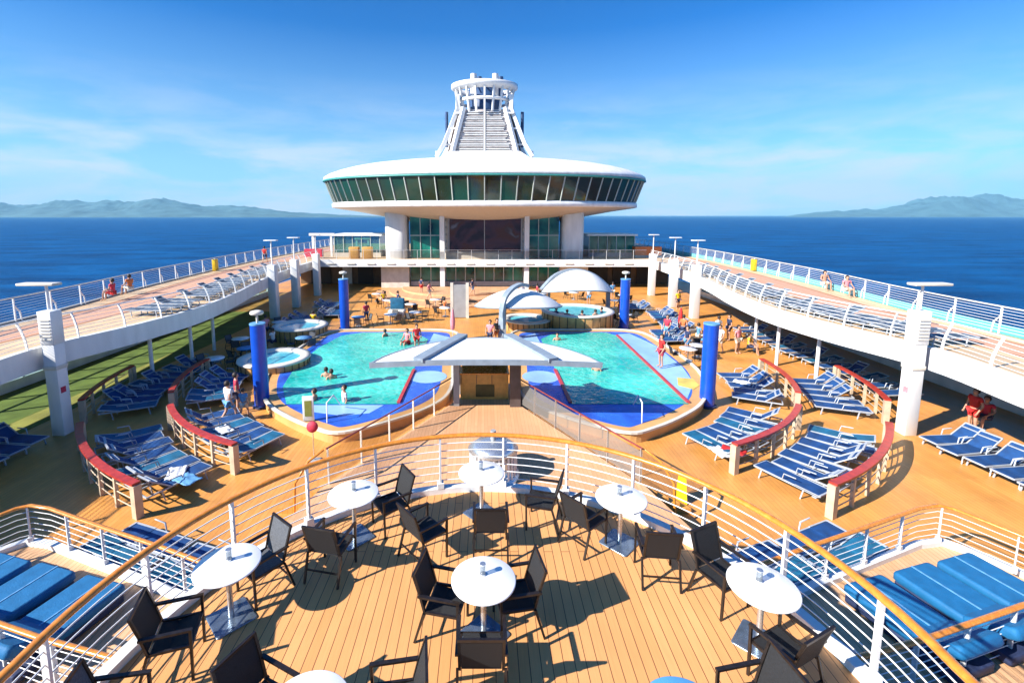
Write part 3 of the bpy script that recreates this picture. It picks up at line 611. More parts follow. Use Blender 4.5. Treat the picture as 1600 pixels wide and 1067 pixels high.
# canopies
def canopy(name,label,cx,cy,a,bdep,z,rise,droop,posts,ribs,rz=0,flat=False):
    o=empty(name,(cx,cy,z),rz,label,'canopy','white canopies')
    n=28; m=10
    def shell(th,off):
        vs=[];fs=[]
        for i in range(n+1):
            u=-1+2*i/n; wd=bdep*(max(0,1-abs(u)**2.2))**.75+.02
            for j in range(m+1):
                v=-1+2*j/m
                if flat: q=(v+1)/2; vs.append((a*u,-bdep+2*wd*q,.12*(1-u*u)+rise*(1-abs(u))**.8*math.sin(q*1.9)+off))
                else: vs.append((a*u,wd*v,rise*(1-u*u)*(1-.75*v*v)-droop*u*u*.3+off))
        for i in range(n):
            for j in range(m): q=i*(m+1)+j; fs.append((q,q+m+1,q+m+2,q+1))
        return vs,fs
    v1,f1=shell(0,.02); v2,f2=shell(0,-.02)
    MB().add(v1,f1,True).add(v2,[x[::-1] for x in f2],True).build('fabric','canvas',o)
    for s in(-1,1):
        pth=[]
        for i in range(n+1):
            u=-1+2*i/n; wd=bdep*(max(0,1-abs(u)**2.2))**.75+.02
            if flat: pth.append((a*u,-bdep,.12*(1-u*u)) if s<0 else (a*u,-bdep+2*wd,.12*(1-u*u)+rise*(1-abs(u))**.8*math.sin(1.9)))
            else: pth.append((a*u,s*wd,rise*(1-u*u)*.25-droop*u*u*.3))
        MB().tube(pth,.06,6).build('edge_beam','beam',o)
    for (pts,wd,h) in ribs: MB().bar(spl(pts,6),wd,h).build('arch_beam','beam',o)
    for (x,y,r,ht,m_) in posts: MB().obox((x,y,-ht/2),(r,r,ht)).build('post',m_,o)
    return o
canopy('bar_canopy','wide white fabric canopy with grey beams over the central bar',0.05,17.87,4.15,1.32,-.42,.14,.1,
   [(-1.15,.0,.22,2.1,'grey'),(1.15,.0,.42,2.1,'darkpost'),(-1.15,1.2,.18,2.1,'grey'),(1.15,1.2,.18,2.1,'grey')],
   [([(-2.45,-1.32,.16),(-1.7,.1,.27),(-.95,1.7,.30)],.42,.14),([(2.45,-1.32,.16),(1.7,.1,.27),(.95,1.7,.30)],.42,.14),([(-4.2,-1.34,-.03),(-2,-1.34,.06),(0,-1.34,.08),(2,-1.34,.06),(4.2,-1.34,-.03)],.07,.2)],flat=True)
canopy('whirlpool_canopy','white lens shaped canopy split by a rising grey arch left of the far canopy',2.3,31.6,2.95,2.3,-1.15,1.1,.1,
   [(-.9,.4,.2,2.1,'beam')],
   [([(-1.2,-2.3,-2.1),(-1.2,-2.3,-.45),(-1.1,-2.2,.76),(-.6,-1.6,1.35),(.05,-1.1,1.6),(.5,-.6,1.45)],.40,.2)])
canopy('far_canopy','white domed canopy with grey arched edge over the raised whirlpool',7.6,38.2,2.9,2.2,-1.25,1.75,.1,
   [(2.5,0,.3,2.0,'beam'),(-2.3,.2,.2,2.0,'beam')],
   [([(-2.9,.6,.05),(-1.6,1.3,1.2),(0,1.5,1.62),(1.6,1.3,1.2),(2.9,.6,.05)],.34,.22)])
# round ribbed vent at platform
o=empty('ribbed_ventilator',(.25,12.8,ZC),0,'round ribbed metal ventilator standing on the platform beyond the balcony railing','ventilator')
MB().lathe([(.75,0),(.75,.08),(.55,.12),(.6,.75),(.72,.82),(.5,.98),(.2,1.08),(.001,1.1)],seg=32).build('drum','alu',o)
for k in range(28):
    t=2*math.pi*k/28; MB().bar([(.66*math.cos(t),.66*math.sin(t),.08),(.66*math.cos(t),.66*math.sin(t),.8)],.03,.05).build('rib','steel_white',o)
MB().cyl(0,0,1.08,1.35,.08,seg=12).build('cap_post','grey',o)
# stage terraces
for k in range(3):
    r=14-2.2*k
    struct('stage_tier' if k else 'stage_base',MB().prism([(r*.62*math.cos(R(a))-3.0,51.5-(r-4.0)*math.sin(R(a))) for a in range(0,181,10)],ZP-.05,ZP+.15*(k+1)),'centdeck')
# totem
for k,(x,y,m_,lab,wd) in enumerate([(-2.0,37.6,'grey','grey green panel standing in a white frame left of the centre aisle',1.5)]):
    o=empty('display_totem',(x,y,ZP),0,lab,'totem'); MB().box(-.5,.5,-.1,.1,.05,2.7).build('panel','teal' if 0 else m_,o)
    for q in(-1,1): MB().box(q*.62-.12,q*.62+.12,-.12,.12,0,2.85).build('side_post','offwhite',o)
# ---------------------------------------------------------------- loungers
def make_lounger(fab='slingblue',label='',back=35,simple=False):
    o=empty('sun_lounger',(0,0,-60),0,label,'sun lounger')   # head at +y, length 1.9, width .62
    L1=1.25; bl=.68; h=.33; a=R(back); W=.31
    hb=(L1+bl*math.cos(a),h+bl*math.sin(a))
    for s in(-1,1):
        pass
    fr=MB()
    for s in(-1,1): fr.bar([(s*W,0,h-.02),(s*W,1.9,h-.02)],.035,.045)
    fr.bar([(-W,0,h-.02),(W,0,h-.02)],.035,.045).bar([(-W,1.9,h-.02),(W,1.9,h-.02)],.035,.045)
    fr.build('frame','lwhite',o)
    MB().add([(-W+.03,.02,h+.012),(W-.03,.02,h+.012),(W-.03,L1,h+.0),(-W+.03,L1,h+.0),(-W+.03,.02,h-.006),(W-.03,.02,h-.006),(W-.03,L1,h-.018),(-W+.03,L1,h-.018)],[(0,1,2,3),(7,6,5,4),(0,4,5,1),(1,5,6,2),(3,7,4,0)]).build('seat_sling',fab,o)
    bk=MB().add([(-W+.03,L1,h+.01),(W-.03,L1,h+.01),(W-.03,hb[0],hb[1]+.01),(-W+.03,hb[0],hb[1]+.01),(-W+.03,L1,h-.01),(W-.03,L1,h-.01),(W-.03,hb[0],hb[1]-.01),(-W+.03,hb[0],hb[1]-.01)],[(0,1,2,3),(7,6,5,4),(0,4,5,1),(1,5,6,2),(3,7,4,0),(2,6,7,3)]).build('backrest',fab,o)
    bf=MB(); 
    for s in(-1,1): bf.bar([(s*W,L1,h),(s*W,*hb)],.035,.035)
    bf.bar([(-W,*hb),(W,*hb)],.05,.05); 
    if not simple: bf.bar([(-W,hb[0]-.14,hb[1]-.1),(W,hb[0]-.14,hb[1]-.1)],.12,.02)
    bf.build('backrest_frame','lwhite',o)
    for s in(-1,1):
        for y in(.25,1.5): MB().bar([(s*W,y,h-.03),(s*(W+.02),y-.06,0)],.035,.035).build('leg','lwhite',o)
        if not simple: MB().tube([(s*(W+.03),L1-.35,h),(s*(W+.04),L1-.3,h+.2),(s*(W+.04),L1+.05,h+.22)],.018,6).build('armrest','lwhite',o)
    return o
LB=make_lounger('slingblue',back=38); LT=make_lounger('slingteal',back=12); LF=make_lounger('slingblue',back=0); LG=make_lounger('slinggrey',back=0,simple=True); LH=make_lounger('slinggrey',back=25,simple=True)
def lounger(x,y,z,ang,label,group,p=None):
    # ang: direction (radians) from feet to head
    p=p or random.choice((LB,LB,LT,LF)); q=random.uniform(-.1,.1); place(p,(x+q*math.cos(ang),y+q*math.sin(ang),z),ang-math.pi/2+random.uniform(-.045,.045),label,group)
def arc_row(sg,r,a0,a1,desc,nm):
    cx,cy=4.3,23.3; n=int(abs(a1-a0)*math.pi/180*(r-1.1)/.70)
    for i in range(n):
        a=R(a0+(a1-a0)*(i+.5)/n); fx=cx+(r-2.3)*math.cos(a); fy=cy+(r-2.3)*math.sin(a)
        ang=math.atan2(math.sin(a),math.cos(a)*sg)
        lounger(sg*fx,fy,ZP,ang+random.uniform(-.03,.03),'%s blue lounger from the near end of the row behind the %s'%(ORD[i],desc),'loungers behind the curved red screens')
def screen(sg,r,a0,a1,label):
    cx,cy=4.3,23.3
    pts=[Vector((sg*(cx+r*math.cos(R(a0+(a1-a0)*k/14))),cy+r*math.sin(R(a0+(a1-a0)*k/14)),0)) for k in range(15)]
    o=empty('curved_screen',(pts[0].x,pts[0].y,ZP),0,label,'screen','curved red capped screens'); off=Vector((pts[0].x,pts[0].y,0))
    Q=[p-off for p in pts]
    MB().bar([q+Vector((0,0,1.0)) for q in Q],.22,.06).build('red_cap','redwood',o)
    for z in(.25,.5,.75): MB().tube([q+Vector((0,0,z)) for q in Q],.018,5).build('rail_bar','screenpost',o)
    k=0
    for p,t in walk(Q,1.05,.05):
        w_=.2 if k==0 else .09; MB().obox(p+Vector((0,0,.48)),(w_,w_,.96),math.atan2(t.y,t.x)).build('post','screenpost',o); k+=1
    MB().obox(Q[-1]+Vector((0,0,.48)),(.2,.2,.96)).build('post','screenpost',o)
for sg,nm in((1,'right'),(-1,'left')):
    screen(sg,9.75,-68,-37,'curved red capped screen nearest the pool on the near %s side'%nm); arc_row(sg,9.75,-67,-37,'inner near %s screen'%nm,nm)
    screen(sg,12.4,-65.5,-37,'curved red capped screen on the outer near %s side'%nm); arc_row(sg,12.4,-65,-37,'outer near %s screen'%nm,nm)
    screen(sg,9.75,-28,0,'curved red capped screen nearest the pool on the far %s side'%nm); arc_row(sg,9.75,-27,-1,'inner far %s screen'%nm,nm)
    screen(sg,12.8,-25,-5,'curved red capped screen on the outer far %s side'%nm); arc_row(sg,12.8,-25,-5,'outer far %s screen'%nm,nm)
# side rows near columns
for sg,nm in((1,'right'),(-1,'left')):
    for i in range(7):
        lounger(sg*(15.7+.05*i),15.9-.74*i,ZP,(0 if sg>0 else math.pi)+sg*.12,'%s lounger from the %s great column in the row by the deck edge'%(ORD[i],nm),'loungers beside the great columns',LB)
    for i in range(14):
        if sg<0 and i>7: continue
        lounger(sg*(17.6 if sg>0 else 14.6),(20.4+.95*i if sg>0 else 19.6+.8*i),ZP,(0 if sg>0 else math.pi)+sg*.1,'%s shaded lounger from the camera under the %s running track'%(ORD[i],nm),'shaded loungers under the track',[LB,LF,LT][i%3])
    for i in range(34):
        Y=17.8+.86*i
        xi=None
        Q=spl([(x,y,0) for x,y in inn],6)
        for a,b_ in zip(Q[:-1],Q[1:]):
            if a.y<=Y<=b_.y: xi=a.x+(b_.x-a.x)*(Y-a.y)/(b_.y-a.y)
        if xi is None or i%11==10 or (sg<0 and Y<22.5): continue
        lounger(sg*(xi+.35),Y,0,(0 if sg>0 else math.pi)+.06*random.uniform(-1,1),'%s lounger from the camera beside the %s running track'%(ORD[i],nm),'loungers beside the running track',[LG,LG,LH][i%3])
    for i in range(6 if sg>0 else 0):
        lounger(sg*(16.6+.0*i),8.6+.85*i+7.9*0,0,(0 if sg>0 else math.pi),'%s lounger at the near end of the %s running track'%(ORD[i],nm),'loungers at the near end of the track',LT)
    # ring of loungers below the balcony
    for i in range(7):
        a=R(-8+i*7.6); r0=5.05
        ang=a if sg>0 else math.pi-a
        lounger(r0*math.cos(ang),3.9+r0*math.sin(ang),ZW,ang,'%s lounger from the camera tucked below the %s side of the balcony'%(ORD[i],nm),'loungers below the balcony',[LF,LF,LT][i%3])
    for i in range(4):
        lounger(sg*(5.55+2.0*(i//2)-.28*(i%2)),9.0+.72*(i//2)+.68*(i%2),ZP,R(21) if sg>0 else R(159),'%s lounger from the balcony just beyond the %s sun terrace railing'%(ORD[i],nm),'loungers beyond the terrace railing',LF if i%2 else LT)
# far rows by the stage and right crowd
k=0
for sg,nm,rows in((1,'right',[(11.2,29.5,7),(12.8,32.5,8),(13.2,36,7),(12.3,40,6)]),(-1,'left',[(13.0,34.5,7),(11.5,37.5,6),(13,41,5)])):
    for ri,(x0,y0,n) in enumerate(rows):
        for i in range(n): lounger(sg*(x0+.05*i),y0+.42*i*0+.8*i*.5,ZP,(0 if sg>0 else math.pi)+.1,'%s lounger in %s far row from the camera at the %s of the stage area'%(ORD[i],ORD[ri],nm),'far loungers near the stage',[LB,LT,LF][i%3])
# cushioned daybeds
def make_daybed(label):
    o=empty('daybed',(0,0,-60),0,label,'daybed')
    MB().obox((0,.95,.14),(.98,1.85,.18),bev=.04).build('base','navy',o)
    sc_=MB().obox((0,.62,.33),(1.06,1.25,.2),bev=.08).build('seat_cushion','pad',o)
    MB().obox((0,1.55,.52),(1.06,.85,.2),0,R(28),bev=.08).build('back_cushion','pad',o)
    MB().obox((0,.62,.435),(.03,1.2,.012)).build('piping','lblue',sc_)
    return o
DB=make_daybed('')
for sg,nm in((1,'right'),(-1,'left')):
    for i,(x,y) in enumerate([(7.75,8.85),(9.05,9.2),(10.25,9.5)]):
        ang=R(-74) if sg>0 else R(254)
        place(DB,(sg*x,y,ZW),ang-math.pi/2,'%s blue cushioned daybed from the balcony on the %s sun terrace'%(ORD[i],nm),'blue cushioned daybeds')
    for i,(x,y) in enumerate([(6.3,6.0),(7.6,6.15),(8.9,6.35),(10.2,6.6)]):
        ang=R(-80) if sg>0 else R(260)
        place(DB,(sg*x,y,ZW),ang-math.pi/2,'%s blue cushioned daybed from the balcony behind the %s divider railing'%(ORD[i],nm),'daybeds behind the divider railing')
# ---------------------------------------------------------------- tables and chairs
def table(x,y,label,top='table',r=.375):
    o=empty('round_table',(x,y,0),0,label,'table','round balcony tables')
    MB().lathe([(.001,.70),(r-.02,.70),(r,.712),(r,.724),(r-.008,.73),(.001,.73)],seg=48).build('tabletop',top,o)
    MB().cyl(0,0,.015,.70,.033,seg=14).build('pedestal','alu',o)
    MB().obox((0,0,.01),(.46,.46,.02),R(45),bev=.03).build('base_plate','plate',o)
    h=empty('table_lantern',(x-.01,y+.06,.73),0,'small clear lantern on the '+label.replace('round ','').replace('white ',''),'lantern','table lanterns')
    MB().cyl(0,0,0,.13,.032,seg=12).build('glass_body','clear',h); MB().cyl(0,0,.13,.145,.036,seg=12).build('lid','alu',h); MB().cyl(0,0,0.001,.02,.036,seg=12).build('base','alu',h)
T=[(-3.11,5.24,'white round table by the left bend of the balcony railing','table'),(-1.99,6.71,'white round table left of centre at the balcony front','table'),
(-.05,7.3,'white round table at the middle of the balcony front','table'),(-.01,5.0,'white round table in the centre foreground','table'),
(2.04,6.59,'white round table right of centre at the balcony front','table'),(3.17,4.9,'white round table by the right bend of the balcony railing','table'),
(-1.52,3.52,'white round table cut off at the bottom left of centre','table'),(1.70,3.46,'blue topped round table cut off at the bottom right','shadetable')]
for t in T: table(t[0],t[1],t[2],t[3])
def make_chair(fab):
    o=empty('patio_chair',(0,0,-60),0,'','chair')   # faces +x
    W=.27
    MB().add([(-.2,-.225,.43),(.0,-.225,.405),(.23,-.225,.44),(-.2,.225,.43),(.0,.225,.405),(.23,.225,.44),(-.2,-.225,.415),(.0,-.225,.39),(.23,-.225,.425),(-.2,.225,.415),(.0,.225,.39),(.23,.225,.425)],
      [(0,1,4,3),(1,2,5,4),(9,10,7,6),(10,11,8,7),(0,6,7,1),(1,7,8,2),(2,8,11,5),(5,11,10,4),(4,10,9,3),(3,9,6,0)]).build('seat',fab,o)
    MB().add([(-.2,-.225,.45),(-.26,-.225,.66),(-.33,-.225,.88),(-.2,.225,.45),(-.26,.225,.66),(-.33,.225,.88),(-.215,-.225,.45),(-.275,-.225,.655),(-.345,-.225,.875),(-.215,.225,.45),(-.275,.225,.655),(-.345,.225,.875)],
      [(0,3,4,1),(1,4,5,2),(6,7,10,9),(7,8,11,10),(2,5,11,8),(0,1,7,6),(1,2,8,7),(3,9,10,4),(4,10,11,5)]).build('backrest',fab,o)
    for s in(-1,1):
        MB().bar([(-.19,s*.245,.4),(-.26,s*.245,.66),(-.34,s*.245,.9)],.032,.028).build('back_upright','frame',o)
        MB().bar([(.24,s*W,.0),(.25,s*W,.62)],.03,.03).build('front_leg','frame',o)
        MB().bar([(-.33,s*W,.0),(-.20,s*W,.42)],.03,.03).build('rear_leg','frame',o)
        MB().bar([(.27,s*W,.635),(-.27,s*W,.645)],.045,.025).build('armrest','frame',o)
        MB().bar([(-.21,s*.245,.42),(.245,s*.245,.42)],.028,.03).build('seat_rail','frame',o)
    MB().bar([(-.34,-.26,.895),(-.34,.26,.895)],.03,.03).build('top_rail','frame',o)
    MB().bar([(.245,-.26,.42),(.245,.26,.42)],.03,.03).build('front_rail','frame',o)
    MB().bar([(-.27,-.26,.18),(-.27,.26,.18)],.02,.02).build('rear_stretcher','frame',o)
    return o
CH=make_chair('sling'); CG=make_chair('greysling')
for q_ in(CH,CG): q_.scale=(.9,.9,.93)
C=[(-.47,5.08,-12,'left of the centre foreground table',CH),(.37,5.14,190,'right of the centre foreground table',CH),(-.03,4.40,90,'in front of the centre foreground table with its back to the camera',CH),
(.09,6.45,90,'in front of the middle table at the balcony front',CH),(.93,7.06,165,'right of the middle table at the balcony front',CH),
(-1.48,7.0,215,'behind the table left of centre against the railing',CH),(-2.12,6.03,78,'in front of the table left of centre',CH),(-.87,6.33,42,'angled between the table left of centre and the middle table',CH),
(1.5,6.6,40,'left of the table right of centre',CH),(2.36,5.94,84,'in front of the table right of centre',CH),
(3.02,5.5,-65,'behind the right bend table beside the railing',CH),(3.15,4.42,115,'at the near side of the right bend table',CH),
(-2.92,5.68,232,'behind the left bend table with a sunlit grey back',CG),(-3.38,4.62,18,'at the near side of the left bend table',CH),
(-2.08,3.84,-25,'left of the bottom table and cut by the frame',CH),(-.84,3.86,188,'right of the bottom table and cut by the frame',CH),
(2.5,3.82,190,'right of the table with painted blue shade and cut by the frame',CH),(-3.38,3.72,10,'grey backed in the bottom left corner by the railing',CG)]
for x,y,a,d,p in C: place(p,(x,y,0),R(a),('black mesh armchair ' if 'grey backed' not in d else 'mesh armchair ')+d,'balcony armchairs')
# ---------------------------------------------------------------- people
def skin_mesh(name,V,E,rad,root=0,sub=1):
    me=bpy.data.meshes.new(name); me.from_pydata(V,E,[]); ob=bpy.data.objects.new(name,me); COL.objects.link(ob)
    sm=ob.modifiers.new('s','SKIN'); ob.modifiers.new('u','SUBSURF').levels=sub
    ob.modifiers['u'].render_levels=sub
    for i,r in enumerate(rad): me.skin_vertices[0].data[i].radius=(r,r) if not isinstance(r,tuple) else r
    me.skin_vertices[0].data[root].use_root=True
    sm.use_smooth_shade=True
    dg=bpy.context.evaluated_depsgraph_get(); out=bpy.data.meshes.new_from_object(ob.evaluated_get(dg)); out.name=name
    bpy.data.objects.remove(ob); bpy.data.meshes.remove(me); return out
def pose(kind):
    if kind=='stand': hip=.92; legs=[((.10,0,.88),(.11,.02,.5),(.12,-.02,.08),(.13,.16,.03)),((-.10,0,.88),(-.11,.02,.5),(-.12,-.02,.08),(-.13,.16,.03))]; arms=[((.19,0,1.40),(.27,-.03,1.13),(.25,.1,.90)),((-.19,0,1.40),(-.27,-.03,1.13),(-.25,.1,.90))]
    elif kind=='walk': hip=.92; legs=[((.10,0,.88),(.11,.2,.52),(.11,.22,.08),(.12,.40,.05)),((-.10,0,.88),(-.11,-.05,.5),(-.12,-.35,.14),(-.12,-.2,.03))]; arms=[((.19,0,1.40),(.26,-.12,1.14),(.25,-.02,.92)),((-.19,0,1.40),(-.26,.12,1.14),(-.22,.3,1.0))]
    else: hip=.46; legs=[((.10,.05,.46),(.13,.45,.50),(.14,.48,.08),(.15,.62,.03)),((-.10,.05,.46),(-.13,.45,.50),(-.14,.48,.08),(-.15,.62,.03))]; arms=[((.19,0,.98),(.27,.05,.72),(.2,.3,.62)),((-.19,0,.98),(-.27,.05,.72),(-.2,.3,.62))]
    return hip,legs,arms
PM={}
def person_meshes(kind):
    if kind in PM: return PM[kind]
    hip,legs,arms=pose(kind); V=[];E=[];Rd=[]
    def ad(p,r,par=None):
        V.append(p);Rd.append(r); 
        if par is not None: E.append((par,len(V)-1))
        return len(V)-1
    pel=ad((0,0,hip),(.15,.11)); w_=ad((0,0,hip+.18),(.125,.09),pel); ch=ad((0,0,hip+.40),(.16,.105),w_); nk=ad((0,0,hip+.53),.06,ch); hd0=ad((0,.01,hip+.60),.055,nk); hd=ad((0,.02,hip+.69),(.078,.095),hd0); ht=ad((0,.01,hip+.77),(.06,.075),hd)
    ad((0,.125,hip+.675),.014,hd); ad((.088,.01,hip+.68),.014,hd); ad((-.088,.01,hip+.68),.014,hd)
    for lg in legs:
        p=pel
        for q,r in zip(lg,(.088,.058,.042,.035)): p=ad(q,r,p)
    for am in arms:
        p=ch
        for q,r in zip(am,(.055,.042,.028)): p=ad(q,r,p)
        a,b_=Vector(am[1]),Vector(am[2]); d=(b_-a).normalized(); sd=d.cross(Vector((1,0,0))).normalized()
        palm=ad(tuple(b_+d*.07),(.036,.018),p)
        for k in range(4):
            o_=sd*(k-1.5)*.02; q1=ad(tuple(b_+d*.12+o_),.010,palm); ad(tuple(b_+d*(.165+.012*(1.5-abs(k-1.2)))+o_*1.2+Vector((0,.012,0))),.008,q1)
        t1=ad(tuple(b_+d*.06+sd*.045),.011,palm); ad(tuple(b_+d*.11+sd*.06),.009,t1)
    body=skin_mesh('body_'+kind,V,E,Rd)
    # shirt
    V=[];E=[];Rd=[]; a0=ad((0,0,hip+.02),(.165,.125)); a1=ad((0,0,hip+.18),(.145,.11),a0); a2=ad((0,0,hip+.41),(.175,.12),a1); ad((0,0,hip+.50),.085,a2)
    for am in arms:
        s0=ad(am[0],.07,a2); m_=Vector(am[0]).lerp(Vector(am[1]),.6); ad(tuple(m_),.062,s0)
    shirt=skin_mesh('shirt_'+kind,V,E,Rd)
    V=[];E=[];Rd=[]; a0=ad((0,0,hip+.03),(.165,.125))
    for lg in legs:
        s0=ad(lg[0],.10,a0); m_=Vector(lg[0]).lerp(Vector(lg[1]),.75); ad(tuple(m_),.085,s0)
    shorts=skin_mesh('shorts_'+kind,V,E,Rd)
    c=(0,.0,hip+.715); hair=MB()
    hair.lathe([(.001,c[2]+.125),(.05,c[2]+.115),(.09,c[2]+.07),(.105,c[2]+.01),(.098,c[2]-.05),(.08,c[2]-.08)][::-1],0,-.012,1,1.1,seg=16)
    hm=hair.mesh('hair','hair')
    # cut the face open: shift hair back
    for v in hm.vertices:
        if v.co.y>.04 and v.co.z<c[2]+.04: v.co.y=.0; v.co.z=max(v.co.z,c[2]+.02)
    eyes=MB().sphere((.032,.108,hip+.70),.011,6,4).sphere((-.032,.108,hip+.70),.011,6,4).mesh('eyes','black')
    mouth=MB().obox((0,.113,hip+.635),(.045,.012,.010)).mesh('mouth','crimson')
    PM[kind]=(body,shirt,shorts,hm,eyes,mouth); return PM[kind]
def person(x,y,z,rz,kind,shirt,shorts,label,group='people on deck',sc=1.0):
    B_=person_meshes(kind); nm=['body','shirt','shorts','hair','eyes','mouth']; ms=['skin',shirt,shorts,'hair','black','crimson']
    o=empty('person',(x,y,z),rz,label,'person',group); o.scale=(sc,sc,sc)
    for me,n,m_ in zip(B_,nm,ms):
        if m_ is None: continue
        c=bpy.data.objects.new(n,me); COL.objects.link(c); c.parent=o
        if not me.materials: me.materials.append(M['skin'])
        c.material_slots[0].link='OBJECT'; c.material_slots[0].material=M[m_]
H=math.pi
person(-21.6,27.2,0,R(100),'sit','crimson','red','person in a red top low against the left sea side railing')
person(-22.1,29.2,0,R(80),'sit','orangef','offwhite','person in pale orange beyond the red topped person at the left railing')
person(-22.8,49,0,R(0),'walk','red','navy','person in red walking on the far left running track')
person(22.1,28.6,0,R(180),'sit','pink','offwhite','nearer of two people low on the right running track beside the railing')
person(22.6,31.2,0,R(180),'sit','skin','towel','farther of two people low on the right running track beside the railing')
person(.35,29.0,ZP+.0,R(160),'stand','pink','navy','person in a pink shirt and jeans on the walkway between the pools')
person(.8,29.5,ZP,R(200),'stand','black','orangef','dark clothed person beside the pink shirted person between the pools')
person(-4.1,28.0,ZW-.35,R(200),'stand','red','red','lifeguard in red on the ledge of the left pool',sc=.95)
person(-4.75,28.4,ZW-.35,R(150),'sit','pink','red','person in pink and red seated next to the left pool lifeguard')
person(9.15,23.8,ZW,R(100),'stand','red','crimson','lifeguard in red shirt standing on the right pool ledge')
person(-10.35,19.0,ZP,R(-60),'stand','crimson','navy','person in a crimson top leaning beside the near left blue column')
person(-10.15,18.0,ZP,R(-30),'walk','towel','lblue','person in white shirt and blue shorts walking near the left blue column')
person(-9.75,18.35,ZP,R(0),'walk','lblue','offwhite','child in light blue beside the white shirted walker near the column',sc=.75)
person(18.6,17.2,ZP,R(90),'stand','red','red','person in bright red standing beyond the right great column')
person(19.5,17.6,ZP,R(110),'sit','crimson','navy','person in dark red sitting right of the person in bright red')
person(17.0,41,ZP,R(200),'stand','yellow','navy','person in a yellow shirt between the far right pillars')
for i,(x,y,d) in enumerate([(-7.75,22.4,'left bather of the pair in the left pool'),(-7.4,22.1,'right bather of the pair in the left pool'),(-6.5,30.2,'dark haired bather at the far end of the left pool'),(-7.3,19.5,'bather by the near left corner of the left pool'),(-5.95,19.3,'bather leaning on the near ledge of the left pool'),(5.7,23.3,'lone swimmer in the middle of the right pool'),(4.6,29.2,'bather at the far end of the right pool')]):
    person(x,y,ZW-1.28 if i not in(4,) else ZW-1.05,R(30*i),'stand',None if i!=4 else 'towel',None,d,'bathers')
for i in range(5):
    a=R(200+i*35); person(6.9+1.75*math.cos(a),34.6+1.75*math.sin(a),ZP+.3,a+R(90),'sit',None if i%2 else 'navy','navy','%s bather from the left seated in the raised whirlpool'%ORD[i],'whirlpool bathers')
pal=['navy','lblue','towel','pink','yellow','crimson','orangef','lblue','towel','navy']
for i in range(10):
    x=12.2+(i%5)*.95+random.uniform(-.2,.2); y=27.6+(i//5)*2.6+random.uniform(-.4,.4)
    person(x,y,ZP,random.uniform(0,6.28),['stand','sit','walk'][i%3],pal[i],random.choice(['navy','offwhite','lblue']),'%s person from left in the %s row of the crowd beyond the right pool'%(ORD[i%5],['nearer','farther'][i//5]),'crowd by the right pool')
for i,(x,y) in enumerate([(-13.2,28.8),(-14.4,30.5),(-12.6,34.2),(-9.0,35.4)]):
    person(x,y,ZP,random.uniform(0,6.28),['sit','stand'][i%2],pal[i+2],'navy','%s shaded person from the camera beyond the left whirlpool'%ORD[i],'people in the left shade')
for i in range(12):
    x=[-7.5,-5.2,-3.4,-6.4,3.6,5.4,9.6,11.2,-9.4,12.6,-1.2,1.9][i]; y=[40.5,44.0,39.6,47.5,44.5,48.0,43.0,38.4,43.5,46.0,46.5,40.0][i]
    person(x,y,ZP+(.3 if y>43 and abs(x+3)<5 else 0),random.uniform(0,6.28),['stand','walk','sit'][i%3],pal[(i*3)%10],['navy','offwhite','lblue','red'][i%4],'%s person from the camera in the open area before the tower'%ORD[i],'people before the tower')
# ---------------------------------------------------------------- small items
def cafe(x,y,lab,top):
    o=empty('cafe_table',(x,y,ZP),0,lab,'table','small cafe tables')
    MB().lathe([(.001,.7),(.5,.7),(.5,.73),(.001,.73)],seg=24).build('tabletop',top,o); MB().cyl(0,0,0,.7,.04,seg=8).build('pedestal','alu',o); MB().cyl(0,0,0,.03,.25,seg=16).build('base','alu',o)
cs=[(-13.6,26.3),(-15.0,28.4),(-11.2,28.6),(-14.6,33.0),(-9.4,34.6),(-7.2,35.6),(-5.4,36.4),(-14.3,24.3)]
for i,(x,y) in enumerate(cs):
    cafe(x,y,'%s cafe table from the camera in the shaded seating left of the pools'%ORD[i],'lblue' if i in(0,2,4) else 'table')
    for k in range(3):
        a=R(120*k+40*i); place(CG,(x+.75*math.cos(a),y+.75*math.sin(a),ZP),a+math.pi,'%s chair of the %s cafe table from the camera left of the pools'%(ORD[k],ORD[i]),'cafe chairs left of the pools')
cs=[(11.6,26.2),(-4.4,42.0),(-1.9,43.5),(3.4,42.5),(10.8,35.6),(12.5,26.9),(-6.3,39.8),(-8.6,41.6),(-3.2,38.2),(5.6,45.2),(8.8,46.0),(11.6,41.6),(-10.4,45.2),(13.2,44.4)]
for i,(x,y) in enumerate(cs):
    cafe(x,y,'%s cafe table of the sunlit ones around the pools and stage'%ORD[i],'table')
    for k in range(2):
        a=R(180*k+50*i); place(CH,(x+.75*math.cos(a),y+.75*math.sin(a),ZP+(.0)),a+math.pi,'%s chair of the %s sunlit cafe table'%(ORD[k],ORD[i]),'sunlit cafe chairs')
o=empty('round_sign',(-5.76,15.1,ZP),0,'round dark red sign disc on a thin pole beside the left pool rim','sign')
MB().cyl(0,0,.03,1.2,.018,seg=8).build('pole','alu',o); MB().obox((0,0,.015),(.42,.3,.03),bev=.02).build('base_plate','grey',o)
d=MB().lathe([(.001,-.02),(.19,-.02),(.19,.02),(.001,.02)],seg=24).build('disc','crimson',o); d.rotation_euler=(R(82),0,0); d.location=(0,-.03,1.2)
o=empty('menu_board',(-6.75,17.35,ZW-.02),R(6),'upright white board with pale green panel on the left pool rim','notice board')
MB().obox((0,0,.5),(.42,.06,.98),bev=.02).build('board','white',o); MB().box(-.13,.13,-.045,-.03,.2,.82).build('green_panel','tilelight' if 0 else 'turf',o)
o=empty('wet_floor_sign',(5.7,12.8,ZP),R(-20),'yellow folding floor sign standing on the deck right of the balcony','sign')
